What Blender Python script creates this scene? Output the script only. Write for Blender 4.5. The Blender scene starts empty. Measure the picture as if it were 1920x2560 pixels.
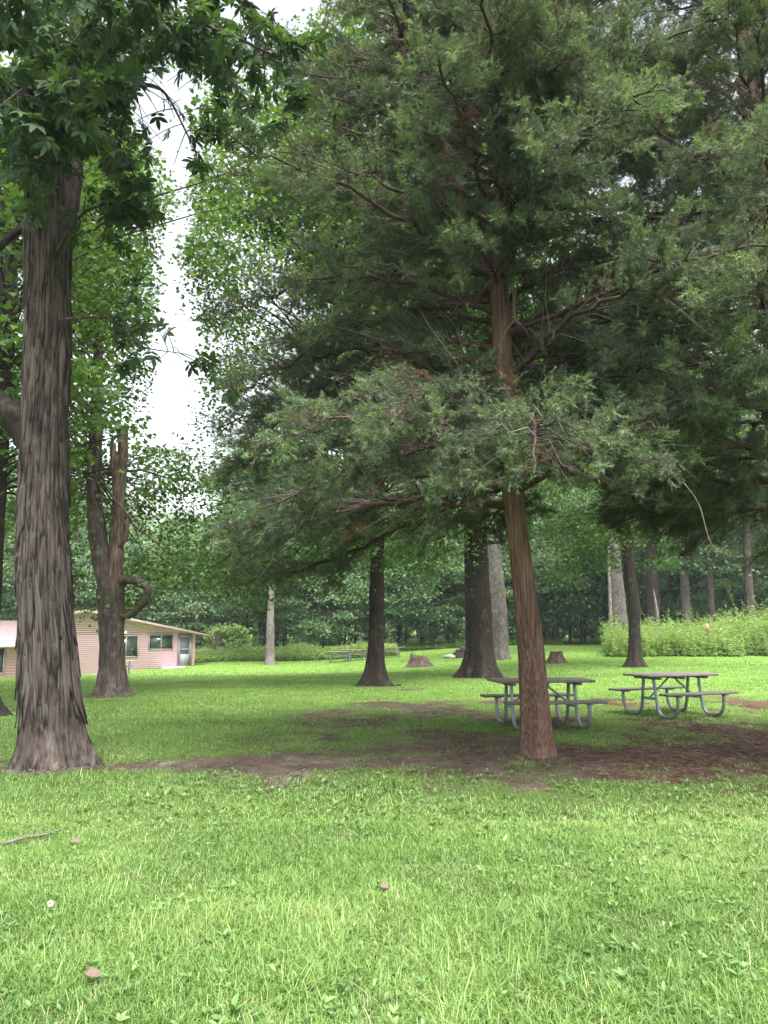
import bpy, math
import numpy as np
from mathutils import Vector
PI = math.pi
sc = bpy.context.scene
col = sc.collection

# ------------------------------------------------------------------ camera
FOC, HOR, CAMZ = 1930.0, 1566.0, 1.6
PITCH = math.atan((HOR - 1280) / FOC)
cd = bpy.data.cameras.new('camera'); cam = bpy.data.objects.new('camera', cd); col.objects.link(cam)
cd.sensor_fit = 'VERTICAL'; cd.sensor_height = 36; cd.lens = 36 * FOC / 2560
cd.clip_start = 0.05; cd.clip_end = 3000
cam.location = (0, 0, CAMZ); cam.rotation_euler = (PI / 2 + PITCH, 0, 0)
sc.camera = cam
# ------------------------------------------------------------------ sky, sun, exposure
SUN_EL, SUN_AZ = math.radians(62), math.radians(163)
w = bpy.data.worlds.new('World'); sc.world = w; w.use_nodes = True
nt = w.node_tree; bg = nt.nodes['Background']
sky = nt.nodes.new('ShaderNodeTexSky'); sky.sky_type = 'NISHITA'; sky.sun_disc = False
sky.sun_elevation = SUN_EL; sky.sun_rotation = SUN_AZ
sky.air_density = 1.0; sky.dust_density = 4.0; sky.ozone_density = 1.0
hs = nt.nodes.new('ShaderNodeHueSaturation'); hs.inputs['Saturation'].default_value = 0.26
nt.links.new(sky.outputs[0], hs.inputs['Color']); nt.links.new(hs.outputs[0], bg.inputs[0])
bg.inputs[1].default_value = 0.10
ld = bpy.data.lights.new('sun', 'SUN'); ld.energy = 1.5; ld.angle = math.radians(40); ld.color = (1, .985, .96)
sun = bpy.data.objects.new('sun', ld); col.objects.link(sun)
S = Vector((math.sin(SUN_AZ) * math.cos(SUN_EL), math.cos(SUN_AZ) * math.cos(SUN_EL), math.sin(SUN_EL)))
sun.rotation_euler = S.to_track_quat('Z', 'Y').to_euler(); sun.location = (0, -5, 30)
sc.view_settings.view_transform = 'Standard'; sc.view_settings.look = 'None'
sc.view_settings.exposure = 2.25; sc.view_settings.gamma = 1.0
sc.render.engine = 'CYCLES'
cy = sc.cycles
cy.max_bounces = 7; cy.diffuse_bounces = 4; cy.glossy_bounces = 2; cy.transmission_bounces = 4
cy.transparent_max_bounces = 4; cy.use_denoising = True; cy.caustics_reflective = False; cy.caustics_refractive = False

# ------------------------------------------------------------------ number helpers
def smooth(t): t = np.clip(t, 0, 1); return t * t * (3 - 2 * t)
def nrm(v): return v / np.maximum(np.linalg.norm(v, axis=-1, keepdims=True), 1e-9)
def _h(i, j, k):
    n = (i.astype(np.int64) * 374761393 + j.astype(np.int64) * 668265263 + k.astype(np.int64) * 2147483647) & 0xffffffff
    n = ((n ^ (n >> 13)) * 1274126177) & 0xffffffff
    n = ((n ^ (n >> 15)) * 2246822519) & 0xffffffff
    return ((n ^ (n >> 16)) & 0xffffff) / float(0xffffff)
def vn(x, y, z=0.0):
    x, y, z = np.broadcast_arrays(np.asarray(x, float), np.asarray(y, float), np.asarray(z, float))
    i, j, k = np.floor(x), np.floor(y), np.floor(z)
    u, v, t = x - i, y - j, z - k
    u = u * u * (3 - 2 * u); v = v * v * (3 - 2 * v); t = t * t * (3 - 2 * t)
    i = i.astype(np.int64); j = j.astype(np.int64); k = k.astype(np.int64)
    r = 0
    for a in (0, 1):
        for b in (0, 1):
            for c in (0, 1):
                r = r + _h(i + a, j + b, k + c) * (u if a else 1 - u) * (v if b else 1 - v) * (t if c else 1 - t)
    return r
def fbm(x, y, z=0.0, o=3):
    r, a, s = 0, .5, 0
    for q in range(o):
        f = 2 ** q; r = r + a * vn(x * f + 17.3 * q, y * f - 9.1 * q, np.asarray(z) * f + 3.7 * q); s += a; a *= .5
    return r / s
def gz(x, y):
    x = np.asarray(x, float); y = np.asarray(y, float)
    s = smooth((y - 18) / 32)
    return -1.0 * s * smooth((14 - x) / 22) - .06 * np.maximum(0, -x - 12) * s * (y < 90) - 0.0
K = 1920 / 1659.0
def D(x, y, d):
    """point at distance d (along Y) seen at display position x, y of the photograph"""
    u, v = x * K, y * K
    a, b = (u - 960) / FOC, (1280 - v) / FOC
    fy = math.cos(PITCH) - b * math.sin(PITCH); fz = math.sin(PITCH) + b * math.cos(PITCH)
    return np.array([a / fy * d, d, CAMZ + fz / fy * d])
def G(x, y):
    """ground point under a display position"""
    for d in np.arange(2.5, 160, .02):
        p = D(x, y, d)
        if p[2] <= gz(p[0], p[1]): return np.array([p[0], p[1], float(gz(p[0], p[1]))])
    return D(x, y, 160)
def cr(pts, n):
    """smooth curve through the points, n samples"""
    P = np.array(pts, float); m = len(P)
    if m == 2: return P[0] + np.linspace(0, 1, n)[:, None] * (P[1] - P[0])
    c = np.r_[0, np.cumsum(np.linalg.norm(np.diff(P, axis=0), axis=1) ** .7 + 1e-6)]
    t = np.linspace(0, c[-1], n)
    Q = np.vstack([2 * P[0] - P[1], P, 2 * P[-1] - P[-2]])
    i = np.clip(np.searchsorted(c, t, 'right') - 1, 0, m - 2)
    u = ((t - c[i]) / (c[i + 1] - c[i]))[:, None]
    p0, p1, p2, p3 = Q[i], Q[i + 1], Q[i + 2], Q[i + 3]
    return .5 * (2 * p1 + (p2 - p0) * u + (2 * p0 - 5 * p1 + 4 * p2 - p3) * u ** 2 + (3 * p1 - p0 - 3 * p2 + p3) * u ** 3)

# ------------------------------------------------------------------ mesh helpers
def mk(name, V, faces, mat, parent=None, tint=None, smooth_=False):
    """one mesh object from a vertex array and a list of face arrays"""
    V = np.ascontiguousarray(V, np.float32).reshape(-1, 3)
    faces = [np.asarray(f, np.int32) for f in (faces if isinstance(faces, list) else [faces]) if len(f)]
    me = bpy.data.meshes.new(name)
    me.vertices.add(len(V)); me.vertices.foreach_set('co', V.ravel())
    loops = np.concatenate([f.ravel() for f in faces]); sizes = np.concatenate([np.full(len(f), f.shape[1], np.int32) for f in faces])
    me.loops.add(len(loops)); me.loops.foreach_set('vertex_index', loops)
    me.polygons.add(len(sizes)); me.polygons.foreach_set('loop_start', np.r_[0, np.cumsum(sizes)[:-1]].astype(np.int32))
    if smooth_: me.polygons.foreach_set('use_smooth', np.ones(len(sizes), bool))
    if tint is not None:
        a = me.attributes.new('tint', 'FLOAT', 'FACE'); a.data.foreach_set('value', np.asarray(tint, np.float32))
    me.update(calc_edges=True)
    if mat is not None: me.materials.append(mat)
    o = bpy.data.objects.new(name, me); col.objects.link(o)
    if parent is not None: o.parent = parent; 
    return o
class MB:
    """collects shapes for one mesh"""
    def __init__(s): s.V, s.F, s.n = [], [], 0
    def add(s, V, F):
        V = np.asarray(V, float).reshape(-1, 3); s.V.append(V)
        for f in (F if isinstance(F, list) else [F]):
            if len(f): s.F.append(np.asarray(f, np.int64) + s.n)
        s.n += len(V)
    def box(s, c, d, ax=None, bev=0.0):
        h = np.array(d) / 2.0; b = min(bev, h.min() * .9)
        if b > 0:
            pr = []
            for z, q in ((-h[2], b), (-h[2] + b, 0), (h[2] - b, 0), (h[2], b)):
                pr += [(-h[0] + q, -h[1] + q, z), (h[0] - q, -h[1] + q, z), (h[0] - q, h[1] - q, z), (-h[0] + q, h[1] - q, z)]
            V = np.array(pr); F = [[0, 3, 2, 1], [12, 13, 14, 15]]
            for r in range(3):
                for k in range(4): F.append([r * 4 + k, r * 4 + (k + 1) % 4, r * 4 + 4 + (k + 1) % 4, r * 4 + 4 + k])
        else:
            V = np.array([(x, y, z) for z in (-1, 1) for x, y in ((-1, -1), (1, -1), (1, 1), (-1, 1))]) * h
            F = [[0, 3, 2, 1], [4, 5, 6, 7]] + [[k, (k + 1) % 4, 4 + (k + 1) % 4, 4 + k] for k in range(4)]
        if ax is not None: V = V @ np.array(ax)
        s.add(V + np.array(c), np.array(F))
    def bar(s, a, b, wd, th, bev=0.0, up=(0, 0, 1)):
        a, b = np.array(a, float), np.array(b, float); x = nrm(b - a); y = nrm(np.cross(up, x)); z = np.cross(x, y)
        s.box((a + b) / 2, (np.linalg.norm(b - a), wd, th), [x, y, z], bev)
    def tube(s, P, R, k=8, cap=True):
        V, F = tube(P, R, k); s.add(V, [F])
        if cap:
            m = len(V); s.F.append(np.array([list(range(k))[::-1]]) + s.n - m); s.F.append(np.array([list(range(m - k, m))]) + s.n - m)
    def build(s, name, mat, parent=None, smooth_=False, tint=None):
        fs = {}
        for f in s.F: fs.setdefault(f.shape[1], []).append(f)
        return mk(name, np.vstack(s.V), [np.vstack(v) for v in fs.values()], mat, parent, tint, smooth_)
def frames(P):
    T = nrm(np.gradient(P, axis=0)); N = np.zeros_like(P)
    ref = np.array([1.0, 0, 0]) if abs(T[0][0]) < .8 else np.array([0, 1.0, 0])
    n = nrm(ref - T[0] * np.dot(ref, T[0]))
    for i in range(len(P)):
        n = nrm(n - T[i] * np.dot(n, T[i])); N[i] = n
    return T, N, np.cross(T, N)
def ringfaces(m, k, base=0):
    i = np.arange(m - 1)[:, None] * k; j = np.arange(k)[None]; j2 = (j + 1) % k
    return (np.stack([i + j, i + j2, i + k + j2, i + k + j], -1).reshape(-1, 4) + base)
def tube(P, R, k=8, disp=None):
    P = np.asarray(P, float); R = np.broadcast_to(np.asarray(R, float), (len(P),)); T, N, B = frames(P)
    a = np.arange(k) / k * 2 * PI
    rr = R[:, None] * np.ones(k) if disp is None else R[:, None] + disp
    V = P[:, None] + rr[..., None] * (np.cos(a)[None, :, None] * N[:, None] + np.sin(a)[None, :, None] * B[:, None])
    return V.reshape(-1, 3), ringfaces(len(P), k)
def tubes(P, R, k=4):
    """many thin tubes at once: P (n,m,3), R (n,m)"""
    n, m = P.shape[:2]; T = nrm(np.gradient(P, axis=1))
    ref = np.where(np.abs(T[..., 2:3]) > .9, np.array([1.0, 0, 0]), np.array([0, 0, 1.0]))
    N = nrm(np.cross(T, ref)); B = np.cross(T, N); a = np.arange(k) / k * 2 * PI
    V = P[:, :, None] + R[:, :, None, None] * (np.cos(a)[:, None] * N[:, :, None] + np.sin(a)[:, None] * B[:, :, None])
    F = (ringfaces(m, k)[None] + (np.arange(n) * m * k)[:, None, None]).reshape(-1, 4)
    return V.reshape(-1, 3), F
def inst(T, faces, pos, side, axis, nor, scale):
    """copies of a small template: T (k,3) in (side, axis, normal) coordinates"""
    V = pos[:, None] + scale[:, None, None] * (T[None, :, 0:1] * side[:, None] + T[None, :, 1:2] * axis[:, None] + T[None, :, 2:3] * nor[:, None])
    out = []
    for f in (faces if isinstance(faces, list) else [faces]):
        f = np.asarray(f)
        out.append((f[None] + (np.arange(len(pos)) * len(T))[:, None, None]).reshape(-1, f.shape[1]))
    return V.reshape(-1, 3), out
def frame_from(axis, nor):
    axis = nrm(axis); side = nrm(np.cross(axis, nor)); return side, axis, np.cross(side, axis)

def empty(name, loc, rz=0.0):
    o = bpy.data.objects.new(name, None); col.objects.link(o); o.location = tuple(loc); o.rotation_euler = (0, 0, rz); return o
def tag(o, label=None, cat=None, group=None, kind=None):
    if label: o['label'] = label
    if cat: o['category'] = cat
    if group: o['group'] = group
    if kind: o['kind'] = kind
    return o
def copy_tree(o, parent=None):
    c = o.copy(); col.objects.link(c); c.parent = parent
    for ch in list(o.children): copy_tree(ch, c)
    return c

# ------------------------------------------------------------------ materials
def newmat(name):
    m = bpy.data.materials.new(name); m.use_nodes = True; return m, m.node_tree, m.node_tree.nodes['Principled BSDF']
def ramp(nt, stops):
    r = nt.nodes.new('ShaderNodeValToRGB'); e = r.color_ramp.elements
    while len(e) < len(stops): e.new(.5)
    for q, (p, c) in zip(e, stops): q.position = p; q.color = (*c, 1)
    return r
def noise(nt, scale, vec=None, detail=6, rough=.6, co='Object', sc3=None):
    tc = nt.nodes.new('ShaderNodeTexCoord'); n = nt.nodes.new('ShaderNodeTexNoise'); n.noise_dimensions = '3D'
    n.inputs['Scale'].default_value = scale; n.inputs['Detail'].default_value = detail; n.inputs['Roughness'].default_value = rough
    src = tc.outputs[co]
    if sc3:
        mp = nt.nodes.new('ShaderNodeMapping'); mp.inputs['Scale'].default_value = sc3; nt.links.new(src, mp.inputs[0]); src = mp.outputs[0]
    nt.links.new(src, n.inputs['Vector']); return n
def mixc(nt, f, a, b, mode='MIX'):
    m = nt.nodes.new('ShaderNodeMix'); m.data_type = 'RGBA'; m.blend_type = mode
    for s, v in ((m.inputs[0], f), (m.inputs[6], a), (m.inputs[7], b)):
        if isinstance(v, bpy.types.NodeSocket): nt.links.new(v, s)
        elif isinstance(v, (int, float)): s.default_value = v
        else: s.default_value = (*v, 1)
    return m.outputs[2]
def bump(nt, h, strength, dist, bs):
    b = nt.nodes.new('ShaderNodeBump'); b.inputs['Strength'].default_value = strength; b.inputs['Distance'].default_value = dist
    nt.links.new(h, b.inputs['Height']); nt.links.new(b.outputs[0], bs.inputs['Normal'])
def bark_mat(name, stops, lichen=None, fx=26, fz=3.0, bs_=.9, dist=.02):
    m, nt, bs = newmat(name)
    n1 = noise(nt, 1, sc3=(fx, fx, fz), detail=5, rough=.62); r = ramp(nt, stops); nt.links.new(n1.outputs[0], r.inputs[0])
    n2 = noise(nt, 1, sc3=(1.6, 1.6, .7), detail=3)
    r2 = ramp(nt, [(.35, (.72, .72, .72)), (.65, (1.25, 1.22, 1.18))]); nt.links.new(n2.outputs[0], r2.inputs[0])
    c = mixc(nt, 1.0, r.outputs[0], r2.outputs[0], 'MULTIPLY')
    at = nt.nodes.new('ShaderNodeAttribute'); at.attribute_name = 'tint'; c = mixc(nt, at.outputs['Fac'], c, (.155, .13, .12))
    if lichen:
        n3 = noise(nt, 3.5, detail=7, rough=.7); r3 = ramp(nt, [(.55, (0, 0, 0)), (.68, (.6, .6, .6))]); nt.links.new(n3.outputs[0], r3.inputs[0])
        c = mixc(nt, r3.outputs[0], c, lichen)
    nt.links.new(c, bs.inputs['Base Color']); bs.inputs['Roughness'].default_value = .93
    bs.inputs['Specular IOR Level'].default_value = .15
    n4 = noise(nt, 1, sc3=(fx * 2.2, fx * 2.2, fz * 3), detail=6, rough=.7)
    mx = nt.nodes.new('ShaderNodeMath'); mx.operation = 'ADD'; nt.links.new(n1.outputs[0], mx.inputs[0]); nt.links.new(n4.outputs[0], mx.inputs[1])
    bump(nt, mx.outputs[0], bs_, dist, bs)
    return m
def leaf_mat(name, stops, trans=.35, tcol=1.35, rough=.5, spec=.35, objrand=.0):
    m, nt, bs = newmat(name)
    at = nt.nodes.new('ShaderNodeAttribute'); at.attribute_name = 'tint'; r = ramp(nt, stops); nt.links.new(at.outputs['Fac'], r.inputs[0])
    c = r.outputs[0]
    if objrand:
        oi = nt.nodes.new('ShaderNodeObjectInfo'); mr = nt.nodes.new('ShaderNodeMapRange'); mr.inputs[3].default_value = 1 - objrand; mr.inputs[4].default_value = 1 + objrand
        nt.links.new(oi.outputs['Random'], mr.inputs[0]); h = nt.nodes.new('ShaderNodeHueSaturation'); nt.links.new(mr.outputs[0], h.inputs['Value']); nt.links.new(c, h.inputs['Color'])
        mr2 = nt.nodes.new('ShaderNodeMapRange'); mr2.inputs[3].default_value = .475; mr2.inputs[4].default_value = .52
        wn = nt.nodes.new('ShaderNodeTexWhiteNoise'); wn.noise_dimensions = '1D'; nt.links.new(oi.outputs['Random'], wn.inputs['W']); nt.links.new(wn.outputs['Value'], mr2.inputs[0]); nt.links.new(mr2.outputs[0], h.inputs['Hue'])
        c = h.outputs[0]
    nt.links.new(c, bs.inputs['Base Color']); bs.inputs['Roughness'].default_value = rough; bs.inputs['Specular IOR Level'].default_value = spec
    tr = nt.nodes.new('ShaderNodeBsdfTranslucent'); tc_ = mixc(nt, 1.0, c, (1.25 * tcol, 1.2 * tcol, .55 * tcol), 'MULTIPLY'); nt.links.new(tc_, tr.inputs[0])
    ms = nt.nodes.new('ShaderNodeMixShader'); ms.inputs[0].default_value = trans
    nt.links.new(bs.outputs[0], ms.inputs[1]); nt.links.new(tr.outputs[0], ms.inputs[2]); nt.links.new(ms.outputs[0], nt.nodes['Material Output'].inputs[0])
    return m
def plain(name, c, rough=.7, var=.12, scale=8, spec=.3, metal=0.0, sc3=None, bmp=0.0):
    m, nt, bs = newmat(name); c = np.array(c)
    n = noise(nt, scale, detail=5, sc3=sc3); r = ramp(nt, [(.3, tuple(c * (1 - var))), (.7, tuple(np.minimum(c * (1 + var), 1)))])
    nt.links.new(n.outputs[0], r.inputs[0]); nt.links.new(r.outputs[0], bs.inputs['Base Color'])
    bs.inputs['Roughness'].default_value = rough; bs.inputs['Specular IOR Level'].default_value = spec; bs.inputs['Metallic'].default_value = metal
    if bmp: bump(nt, n.outputs[0], bmp, .01, bs)
    return m

M = {}
M['hickory_bark'] = bark_mat('hickory_bark', [(.36, (.022, .017, .015)), (.47, (.062, .048, .043)), (.58, (.093, .075, .068)), (.70, (.155, .13, .12))], (.12, .12, .105), 17, 2.6)
M['cedar_bark'] = bark_mat('cedar_bark', [(.30, (.07, .042, .033)), (.5, (.175, .108, .084)), (.72, (.32, .225, .185))], None, 46, 1.2)
M['cedar_twig'] = bark_mat('cedar_twig', [(.3, (.045, .03, .025)), (.7, (.13, .092, .076))], None, 30, 6)
M['dead_twig'] = bark_mat('dead_twig', [(.3, (.14, .115, .10)), (.7, (.30, .26, .23))], None, 30, 6)
M['dark_bark'] = bark_mat('dark_bark', [(.3, (.016, .0125, .011)), (.55, (.038, .030, .026)), (.78, (.085, .068, .06))], (.09, .10, .07), 22, 3.5)
M['brown_bark'] = bark_mat('brown_bark', [(.3, (.038, .029, .026)), (.5, (.092, .071, .063)), (.75, (.18, .145, .13))], (.2, .2, .17), 22, 3.0)
M['grey_bark'] = bark_mat('grey_bark', [(.3, (.05, .043, .04)), (.5, (.115, .10, .093)), (.72, (.20, .18, .17))], (.22, .22, .2), 16, 5)
M['pale_bark'] = bark_mat('pale_bark', [(.3, (.09, .075, .068)), (.5, (.18, .157, .145)), (.72, (.28, .255, .24))], None, 14, 4)
M['forest_bark'] = bark_mat('forest_bark', [(.3, (.035, .03, .028)), (.55, (.085, .07, .063)), (.75, (.16, .135, .12))], None, 10, 2)
M['dead_wood'] = bark_mat('dead_wood', [(.3, (.04, .027, .022)), (.5, (.115, .082, .067)), (.72, (.24, .19, .16))], None, 20, 2.5)
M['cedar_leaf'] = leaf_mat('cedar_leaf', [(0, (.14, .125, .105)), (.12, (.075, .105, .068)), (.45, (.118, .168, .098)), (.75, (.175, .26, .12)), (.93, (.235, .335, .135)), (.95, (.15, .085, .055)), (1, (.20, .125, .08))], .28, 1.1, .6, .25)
M['hickory_leaf'] = leaf_mat('hickory_leaf', [(0, (.026, .05, .024)), (.5, (.042, .082, .034)), (1, (.075, .14, .05))], .3, 1.45, .6, .2)
M['maple_leaf'] = leaf_mat('maple_leaf', [(0, (.042, .09, .022)), (.5, (.08, .155, .034)), (1, (.13, .22, .055))], .36, 1.45, .45, .35)
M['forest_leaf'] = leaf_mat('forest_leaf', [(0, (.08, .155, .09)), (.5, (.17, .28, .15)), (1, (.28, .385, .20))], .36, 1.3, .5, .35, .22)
M['weed_leaf'] = leaf_mat('weed_leaf', [(0, (.14, .24, .075)), (.5, (.25, .37, .125)), (1, (.38, .47, .21))], .35, 1.3, .5, .3)
M['grass'] = leaf_mat('grass', [(0, (.078, .160, .033)), (.35, (.142, .262, .060)), (.75, (.235, .37, .10)), (.9, (.33, .43, .15)), (1, (.40, .37, .23))], .28, 1.05, .45, .4)
M['broadleaf'] = leaf_mat('broadleaf', [(0, (.10, .19, .065)), (.5, (.165, .28, .095)), (1, (.25, .36, .13))], .32, 1.2, .42, .4)
M['litter'] = leaf_mat('litter', [(0, (.05, .033, .027)), (.5, (.12, .08, .063)), (.85, (.21, .16, .13)), (1, (.33, .28, .24))], .0, 1, .9, .1)
M['table_wood'] = plain('table_wood', (.22, .195, .175), .85, .35, 1, .2, sc3=(3, 40, 40), bmp=.4)
M['seat_wood'] = plain('seat_wood', (.19, .17, .15), .85, .35, 1, .2, sc3=(3, 40, 40), bmp=.4)
M['galvanised'] = plain('galvanised', (.26, .29, .31), .5, .16, 9, .5, .55)
M['siding'] = plain('siding', (.56, .355, .43), .75, .06, 1, .25, sc3=(.6, .6, 6))
M['siding_brown'] = plain('siding_brown', (.30, .215, .185), .75, .07, 1, .25)
M['trim'] = plain('trim', (.26, .20, .18), .7, .1)
M['roof_shingle'] = plain('roof_shingle', (.16, .12, .10), .95, .25, 14, .1, bmp=.4)
M['roof_metal'] = plain('roof_metal', (.40, .26, .275), .5, .05, 1, .4)
M['window_frame'] = plain('window_frame', (.28, .26, .24), .5, .06, 5, .4)
M['door_paint'] = plain('door_paint', (.22, .23, .25), .5, .06, 4, .4)
M['white_trim'] = plain('white_trim', (.68, .66, .64), .6, .05, 4)
M['concrete'] = plain('concrete', (.46, .41, .38), .9, .15, 6, .2, bmp=.3)
M['rust'] = plain('rust', (.06, .045, .04), .85, .35, 10, .3, .3)
M['stone'] = plain('stone', (.40, .38, .36), .9, .25, 9, .2, bmp=.5)
M['orange'] = plain('orange', (.62, .24, .14), .6, .1, 9, .3)
M['white_fluff'] = plain('white_fluff', (.75, .73, .70), .95, .05, 30, .1)
m, nt, bs = newmat('glass'); bs.inputs['Base Color'].default_value = (.03, .045, .04, 1); bs.inputs['Roughness'].default_value = .06; bs.inputs['Specular IOR Level'].default_value = .8; M['glass'] = m
m, nt, bs = newmat('mesh_screen'); bs.inputs['Base Color'].default_value = (.10, .12, .13, 1); bs.inputs['Roughness'].default_value = .6; M['screen'] = m

# ------------------------------------------------------------------ ground
def dirt(x, y):
    """how bare the ground is: the strip of needle litter beneath the cedars"""
    x = np.asarray(x, float); y = np.asarray(y, float)
    n = fbm(x * .8, y * .8, 4.0, 4) - .5; n2 = fbm(x * 2.7, y * 2.7, 9.0, 3) - .5
    hi = 9.7 + 2.1 * smooth((x + 3) / 3.6) + .26 * np.maximum(x, 0); lo = 8.7 - 1.25 * smooth((x + 2.8) / 3.4)
    mid = (hi + lo) / 2; hw = (hi - lo) / 2
    e = 1 - np.abs(y - mid) / hw + n * 2.2 + n2 * 1.1
    d = smooth(e / 1.9 + .36) * smooth((x + 4.6) / .9)
    for p, r in TREE_BASES:
        d = np.maximum(d, smooth((r - np.hypot(x - p[0], y - p[1])) / .5 + n * 1.6 + n2))
    d = np.maximum(d, .80 * smooth((y - 9) / 2) * smooth((20.5 - y) / 4) * smooth((x + 4) / 4) * smooth(n * 2.4 + n2 * 1.4 + .62))   # thin grass under the crowns, browned further to darken the shaded lawn
    return np.clip(d, 0, 1)
P_HICK = G(112, 1652); P_CEDAR = G(1157, 1632); P_CEDAR2 = np.array([4.95, 9.15, 0.0]); P_FORK = G(241, 1503)
P_EDGE = G(-62, 1545); P_T5 = G(808, 1481); P_T6 = G(1036, 1463); P_T7 = G(1080, 1425); P_T8 = G(1371, 1441); P_PALE = G(583, 1436)
TREE_BASES = [(P_HICK, .95), (P_FORK, .75), (P_T5, 1.0), (P_T6, 1.2), (P_T8, .7), (P_T5 + np.array([1.0, -1.6, 0]), .55), (P_EDGE, .8)]

gx = np.unique(np.r_[np.arange(-12, 14, .14), np.arange(-70, 70, 1.0), np.linspace(-700, 700, 60)])
gy = np.unique(np.r_[np.arange(1, 22, .14), np.arange(-20, 125, 1.0), np.linspace(-150, 1200, 60)])
X, Y = np.meshgrid(gx, gy); Z = gz(X, Y) + .02 * (fbm(X * .6, Y * .6, 0, 3) - .5) * (Y < 60)
nx, ny = len(gx), len(gy); i, j = np.meshgrid(np.arange(ny - 1), np.arange(nx - 1), indexing='ij'); q = i * nx + j
m, nt, bs = newmat('lawn_ground'); M['ground'] = m
a1 = nt.nodes.new('ShaderNodeAttribute'); a1.attribute_name = 'bare'
n1 = noise(nt, 1.1, detail=5); r1 = ramp(nt, [(.3, (.06, .095, .026)), (.55, (.095, .15, .04)), (.75, (.13, .175, .055))]); nt.links.new(n1.outputs[0], r1.inputs[0])
n1b = noise(nt, 30, detail=4); r1b = ramp(nt, [(.3, (.6, .6, .55)), (.7, (1.35, 1.3, 1.3))]); nt.links.new(n1b.outputs[0], r1b.inputs[0])
a2 = nt.nodes.new('ShaderNodeAttribute'); a2.attribute_name = 'lit_sward'
r1c = ramp(nt, [(.3, (.11, .215, .036)), (.55, (.16, .28, .052)), (.75, (.20, .32, .072))]); nt.links.new(n1.outputs[0], r1c.inputs[0])
cg = mixc(nt, 1.0, mixc(nt, a2.outputs['Fac'], r1.outputs[0], r1c.outputs[0]), r1b.outputs[0], 'MULTIPLY')
n2 = noise(nt, 1.4, detail=9, rough=.72); r2a = ramp(nt, [(.3, (.045, .034, .027)), (.45, (.085, .065, .053)), (.57, (.125, .099, .082)), (.67, (.21, .18, .155)), (.8, (.28, .25, .225))]); nt.links.new(n2.outputs[0], r2a.inputs[0])
r2r = ramp(nt, [(.3, (.05, .028, .021)), (.46, (.095, .056, .042)), (.6, (.135, .086, .066)), (.72, (.21, .165, .14))]); nt.links.new(n2.outputs[0], r2r.inputs[0])
a3 = nt.nodes.new('ShaderNodeAttribute'); a3.attribute_name = 'needles'
n2b = noise(nt, 40, detail=6, rough=.75); r2b = ramp(nt, [(.25, (.5, .48, .46)), (.75, (1.5, 1.45, 1.4))]); nt.links.new(n2b.outputs[0], r2b.inputs[0])
cdirt = mixc(nt, 1.0, mixc(nt, a3.outputs['Fac'], r2a.outputs[0], r2r.outputs[0]), r2b.outputs[0], 'MULTIPLY')
n3 = noise(nt, 9, detail=7, rough=.7); ma = nt.nodes.new('ShaderNodeMath'); ma.operation = 'MULTIPLY_ADD'; ma.inputs[1].default_value = 1.6
nt.links.new(n3.outputs[0], ma.inputs[0]); ma.inputs[2].default_value = -.8
mb = nt.nodes.new('ShaderNodeMath'); mb.operation = 'ADD'; mb.use_clamp = True; nt.links.new(a1.outputs['Fac'], mb.inputs[0]); nt.links.new(ma.outputs[0], mb.inputs[1])
rr = ramp(nt, [(.35, (0, 0, 0)), (.6, (1, 1, 1))]); nt.links.new(mb.outputs[0], rr.inputs[0])
nt.links.new(mixc(nt, rr.outputs[0], cg, cdirt), bs.inputs['Base Color']); bs.inputs['Roughness'].default_value = .95; bs.inputs['Specular IOR Level'].default_value = .1
bump(nt, n2b.outputs[0], .7, .02, bs)
g = mk('ground', np.stack([X, Y, Z], -1), np.stack([q, q + 1, q + nx + 1, q + nx], -1).reshape(-1, 4), m, smooth_=True)
at = g.data.attributes.new('bare', 'FLOAT', 'POINT'); at.data.foreach_set('value', dirt(X, Y).ravel().astype(np.float32))
at = g.data.attributes.new('lit_sward', 'FLOAT', 'POINT'); at.data.foreach_set('value', smooth((Y - 9) / 14).ravel().astype(np.float32))   # grass tone under sparse far blades, brightened to paint the open light there
at = g.data.attributes.new('needles', 'FLOAT', 'POINT'); at.data.foreach_set('value', smooth((X - .2 + 2.5 * (fbm(X, Y, 1.0, 3) - .5)) / 4).ravel().astype(np.float32))   # red needle litter lies thick at the right
tag(g, 'green mown lawn with a strip of bare brown earth', None, None, 'structure')

# ------------------------------------------------------------------ trunks
def bark_disp(P, k, R, kind, rng, seed):
    m = len(P); a = np.arange(k) / k * 2 * PI
    s = np.r_[0, np.cumsum(np.linalg.norm(np.diff(P, axis=0), axis=1))][:, None]
    R0 = float(np.median(R)); cx = np.cos(a)[None] * R0; cy_ = np.sin(a)[None] * R0
    if kind == 'shag':
        wx = (fbm(cx * 7, cy_ * 7, s * 1.1 + seed) - .5) * .16
        n = vn((cx + wx) * 24, (cy_ + wx) * 24, s * .75 + seed); rdg = np.abs(2 * n - 1) ** .6
        n2 = vn(cx * 60 + wx * 40, cy_ * 60, s * 1.5 + seed)
        return .048 * rdg + .014 * n2 + .007 * vn(cx * 90, cy_ * 90, s * 14) - .03
    if kind == 'cedar':
        wx = (fbm(cx * 5, cy_ * 5, s * .8 + seed) - .5) * .08
        n = vn((cx + wx) * 34, (cy_ + wx) * 34, s * 1.1 + seed); n2 = vn((cx + wx) * 80, (cy_ + wx) * 80, s * 1.6 + seed)
        return .017 * np.abs(2 * n - 1) ** .7 + .010 * n2 - .012
    wx = (fbm(cx * 6, cy_ * 6, s * 2 + seed) - .5) * .1
    n = vn((cx + wx) * 17, (cy_ + wx) * 17, s * 3.2 + seed); n2 = vn(cx * 42, cy_ * 42, s * 8 + seed)
    return .028 * np.abs(2 * n - 1) ** .7 + .010 * n2 - .018
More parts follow.
